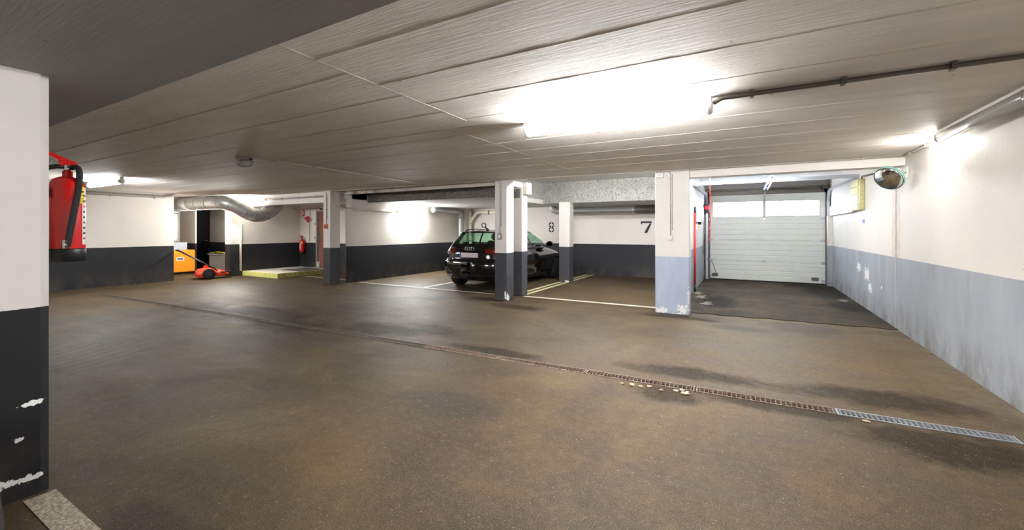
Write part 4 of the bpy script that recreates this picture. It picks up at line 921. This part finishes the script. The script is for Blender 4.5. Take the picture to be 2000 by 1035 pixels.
    for sd in (1, -1):
        for c in range(10):
            def q(b, fa0, fa1, fb0, fb1, n=4, o=0):
                for k in range(n):
                    A0 = fa0+(fa1-fa0)*k/n; A1 = fa0+(fa1-fa0)*(k+1)/n; B0 = fb0+(fb1-fb0)*k/n; B1 = fb0+(fb1-fb0)*(k+1)/n
                    pts = [gp(c, A0, o, sd), gp(c+1, B0, o, sd), gp(c+1, B1, o, sd), gp(c, A1, o, sd)]
                    b.poly(pts if sd > 0 else pts[::-1], True)
            t1 = .95
            if c in glass_cols:
                q(pm, 0, f0[c], 0, f0[c+1], 2); q(pm, t1, 1, t1, 1, 1)
                key = glass_cols[c]+('' if c in (0, 1, 8, 9) else str(sd)+str(c))
                if key not in gms: gms[key] = (glass_cols[c], MB())
                q(gms[key][1], f0[c], t1, f0[c+1], t1, 5, -.006)
            else: q(pm, 0, 1, 0, 1, 6)
    # roof
    def roofp(c, k, sd): 
        ux, uy, uz = gp(c, 1, 0, 1); cy = min(max(uy, .62), 2.2); kk = k
        return (ux*(1-kk)*sd, uy+(cy-uy)*min(1, kk*1.0)*.5, uz+.045*math.sin(kk*PI/2)*(1 if c not in (0, 10) else .3))
    for sd in (1, -1):
        for c in range(10):
            for k in range(5):
                pts = [roofp(c, k/5, sd), roofp(c+1, k/5, sd), roofp(c+1, (k+1)/5, sd), roofp(c, (k+1)/5, sd)]
                pm.poly(pts if sd > 0 else pts[::-1], True)
    bmesh.ops.remove_doubles(pm.bm, verts=pm.bm.verts, dist=.0005)
    roof = pm.build('roof', M[paint], root, local=True)
    for nm, g in gms.values(): g.build(nm, M['car_glass'], root, local=True)
    # spoiler
    sp = MB(); N = 12; rr = []
    for i in range(N+1):
        x = -.54+1.08*i/N; k = abs(x)/.54; y0 = .40+.07*k*k; zz = 1.372-.018*k*k
        rr.append([(x, y0, zz+.004), (x, y0+.02, zz+.022), (x, y0+.22, zz+.035), (x, y0+.16, zz-.012), (x, y0+.02, zz-.012)])
    sp.rings(rr); sp.build('spoiler', M[paint], root, local=True)
    for s in (1, -1):
        MB().tube([(s*.555, .72, 1.385), (s*.56, .80, 1.425), (s*.575, 1.3, 1.45), (s*.57, 1.9, 1.425), (s*.55, 2.1, 1.385)], .012, 8).build('roof_rail', M['black'], root, local=True)
        # door mirror
        mb_ = MB(); cx, cy, cz = s*.985, 2.62, 1.045
        rr = []
        for k, (o_, sc_) in enumerate(((-.055, .75), (-.05, .95), (-.02, 1.0), (.03, .92), (.07, .65), (.085, .3))):
            rr.append([(cx+.105*sc_*math.cos(a), cy+o_, cz+.075*sc_*math.sin(a)*(1-.15*math.cos(a)*s)) for a in [2*PI*i/16 for i in range(16)]])
        mo = mb_.rings(rr).build('door_mirror', M[paint], root, local=True)
        MB().rings([[(cx+.085*math.cos(a)*q_, cy-.057, cz+.058*math.sin(a)*q_) for a in [2*PI*i/16 for i in range(16)]] for q_ in (1, .02)]).build('mirror_glass', M['mirror'], mo, local=True)
        MB().tube([(s*.80, 2.66, .99), (s*.93, 2.64, 1.02)], .022, 8).build('mirror_stalk', M['black'], mo, local=True)
        for yh in (1.25, 2.25):
            yy = yh; MB().box(min(s*.885, s*.905), max(s*.885, s*.905), yy-.1, yy+.1, .845, .875, .006).build('door_handle', M[paint], root, local=True)
        MB().tube([(s*.60, .045, .335), (s*.60, .11, .335)], .036, 14).build('exhaust_tip', M['chrome'], root, local=True) if s < 0 else None
        if s < 0: MB().tube([(s*.515, .045, .335), (s*.515, .11, .335)], .036, 14).build('exhaust_tip', M['chrome'], root, local=True)
    MB().rings([[(x, y, z) for x, y, z in ((-.008, .86, 1.42), (.008, .86, 1.42), (.008, 1.02, 1.42), (-.008, 1.02, 1.42))], [(x, y, z) for x, y, z in ((-.003, .845, 1.485), (.003, .845, 1.485), (.003, .875, 1.485), (-.003, .875, 1.485))]]).build('antenna_fin', M['black'], root, local=True)
    # wheels
    for yy in (.79, 3.39):
        for s in (-1, 1):
            wr = bpy.data.objects.new('wheel', None); COL.objects.link(wr); wr.parent = root; wr.location = (s*.765, yy, .315)
            MB().lathe([(.2, -.105), (.27, -.11), (.30, -.10), (.315, -.075), (.315, .075), (.30, .10), (.27, .11), (.2, .105)], (0, 0, 0), 'x', 36).build('tyre', M['rubber'], wr, local=True)
            rm = MB(); rm.lathe([(.19, -.09), (.205, -.1), (.205, .1), (.19, .09)], (0, 0, 0), 'x', 30)
            for k in range(10):
                a = 2*PI*k/10; d_ = Vector((0, math.cos(a), math.sin(a))); n_ = Vector((0, -d_.z, d_.y))
                rm.prism([tuple(Vector((s*.085, 0, 0))+d_*r_+n_*w_) for r_, w_ in ((.02, -.02), (.2, -.014), (.2, .014), (.02, .02))], (-s*.03, 0, 0))
            rm.lathe([(.02, -.07), (.05, -.06), (.05, .06), (.02, .07)], (s*.02, 0, 0), 'x', 16)
            rm.build('rim', M['rim'], wr, local=True)
    # interior seats
    def seat(x, y, w_, top, head=True):
        mm = MB(); mm.rings([[(x+w_*a, yy+b, z) for a, b in ((-1, -.06), (1, -.06), (1, .06), (-1, .06))] for z, yy in ((.985, y+.05), (top-.05, y), (top, y))], True, False); mm.build('seat', M['interior'], root, bevel=.02, local=True)
        if head:
            hh = MB(); bmesh.ops.create_uvsphere(hh.bm, u_segments=14, v_segments=10, radius=1)
            for v in hh.bm.verts: v.co = Vector((x+v.co.x*.13, y-.02+v.co.y*.06, top+.11+v.co.z*.105))
            for f_ in hh.bm.faces: f_.smooth = True
            hh.build('headrest', M['interior'], root, local=True)
    seat(-.37, 1.9, .22, 1.13); seat(.37, 1.9, .22, 1.13); seat(0, .98, .6, 1.05, False)
    if detail:
        if plate:
            p_ = MB().box(-.26, .26, .060, .084, .775, .885, .004).build('number_plate', M['plate'], root, local=True)
            MB().box(-.258, -.215, .0575, .0605, .777, .883).build('blue_field', M['blue'], p_, local=True)
        for k in range(4):
            mm = MB(); cx = -.0925+.0617*k
            mm.tube([(cx+.040*math.cos(a), .106-.004*(k % 2), .98+.040*math.sin(a)) for a in [2*PI*i/22 for i in range(23)]], .008, 6); mm.build('emblem_ring', M['chrome'], root, local=True)
        MB().box(-.30, .30, .055, .075, .915, .925).build('tailgate_strip', M['chrome' if False else 'gloss_black'], root, local=True)
        Mx = Matrix.Translation((-.52, .083, .735)) @ Matrix.Rotation(PI/2, 4, 'X'); text('model_badge', 'A3', .075, M['chrome'], Mx, root)
        Mx = Matrix.Translation((.50, .080, .735)) @ Matrix.Rotation(PI/2, 4, 'X'); text('engine_badge', 'TDI', .06, M['chrome'], Mx, root)
        MB().tube([(-.25, .42, 1.17), (0, .33, 1.14), (.28, .30, 1.125)], .008, 6).build('rear_wiper', M['black'], root, local=True)
    return root
def bmesh_fix(o):
    b = bmesh.new(); b.from_mesh(o.data); bmesh.ops.recalc_face_normals(b, faces=b.faces); b.to_mesh(o.data); b.free()
make_car('glossy black hatchback car parked in bay 8 behind the pillars', 'gloss_black', 'gloss_black', (-5.77, 8.12, 0), 0)
make_car('car just beside the near scuffed pillar, only a dark bumper corner in view', 'silver_paint', 'rubber', (-2.3, -3.934, 0), 0, False, False)
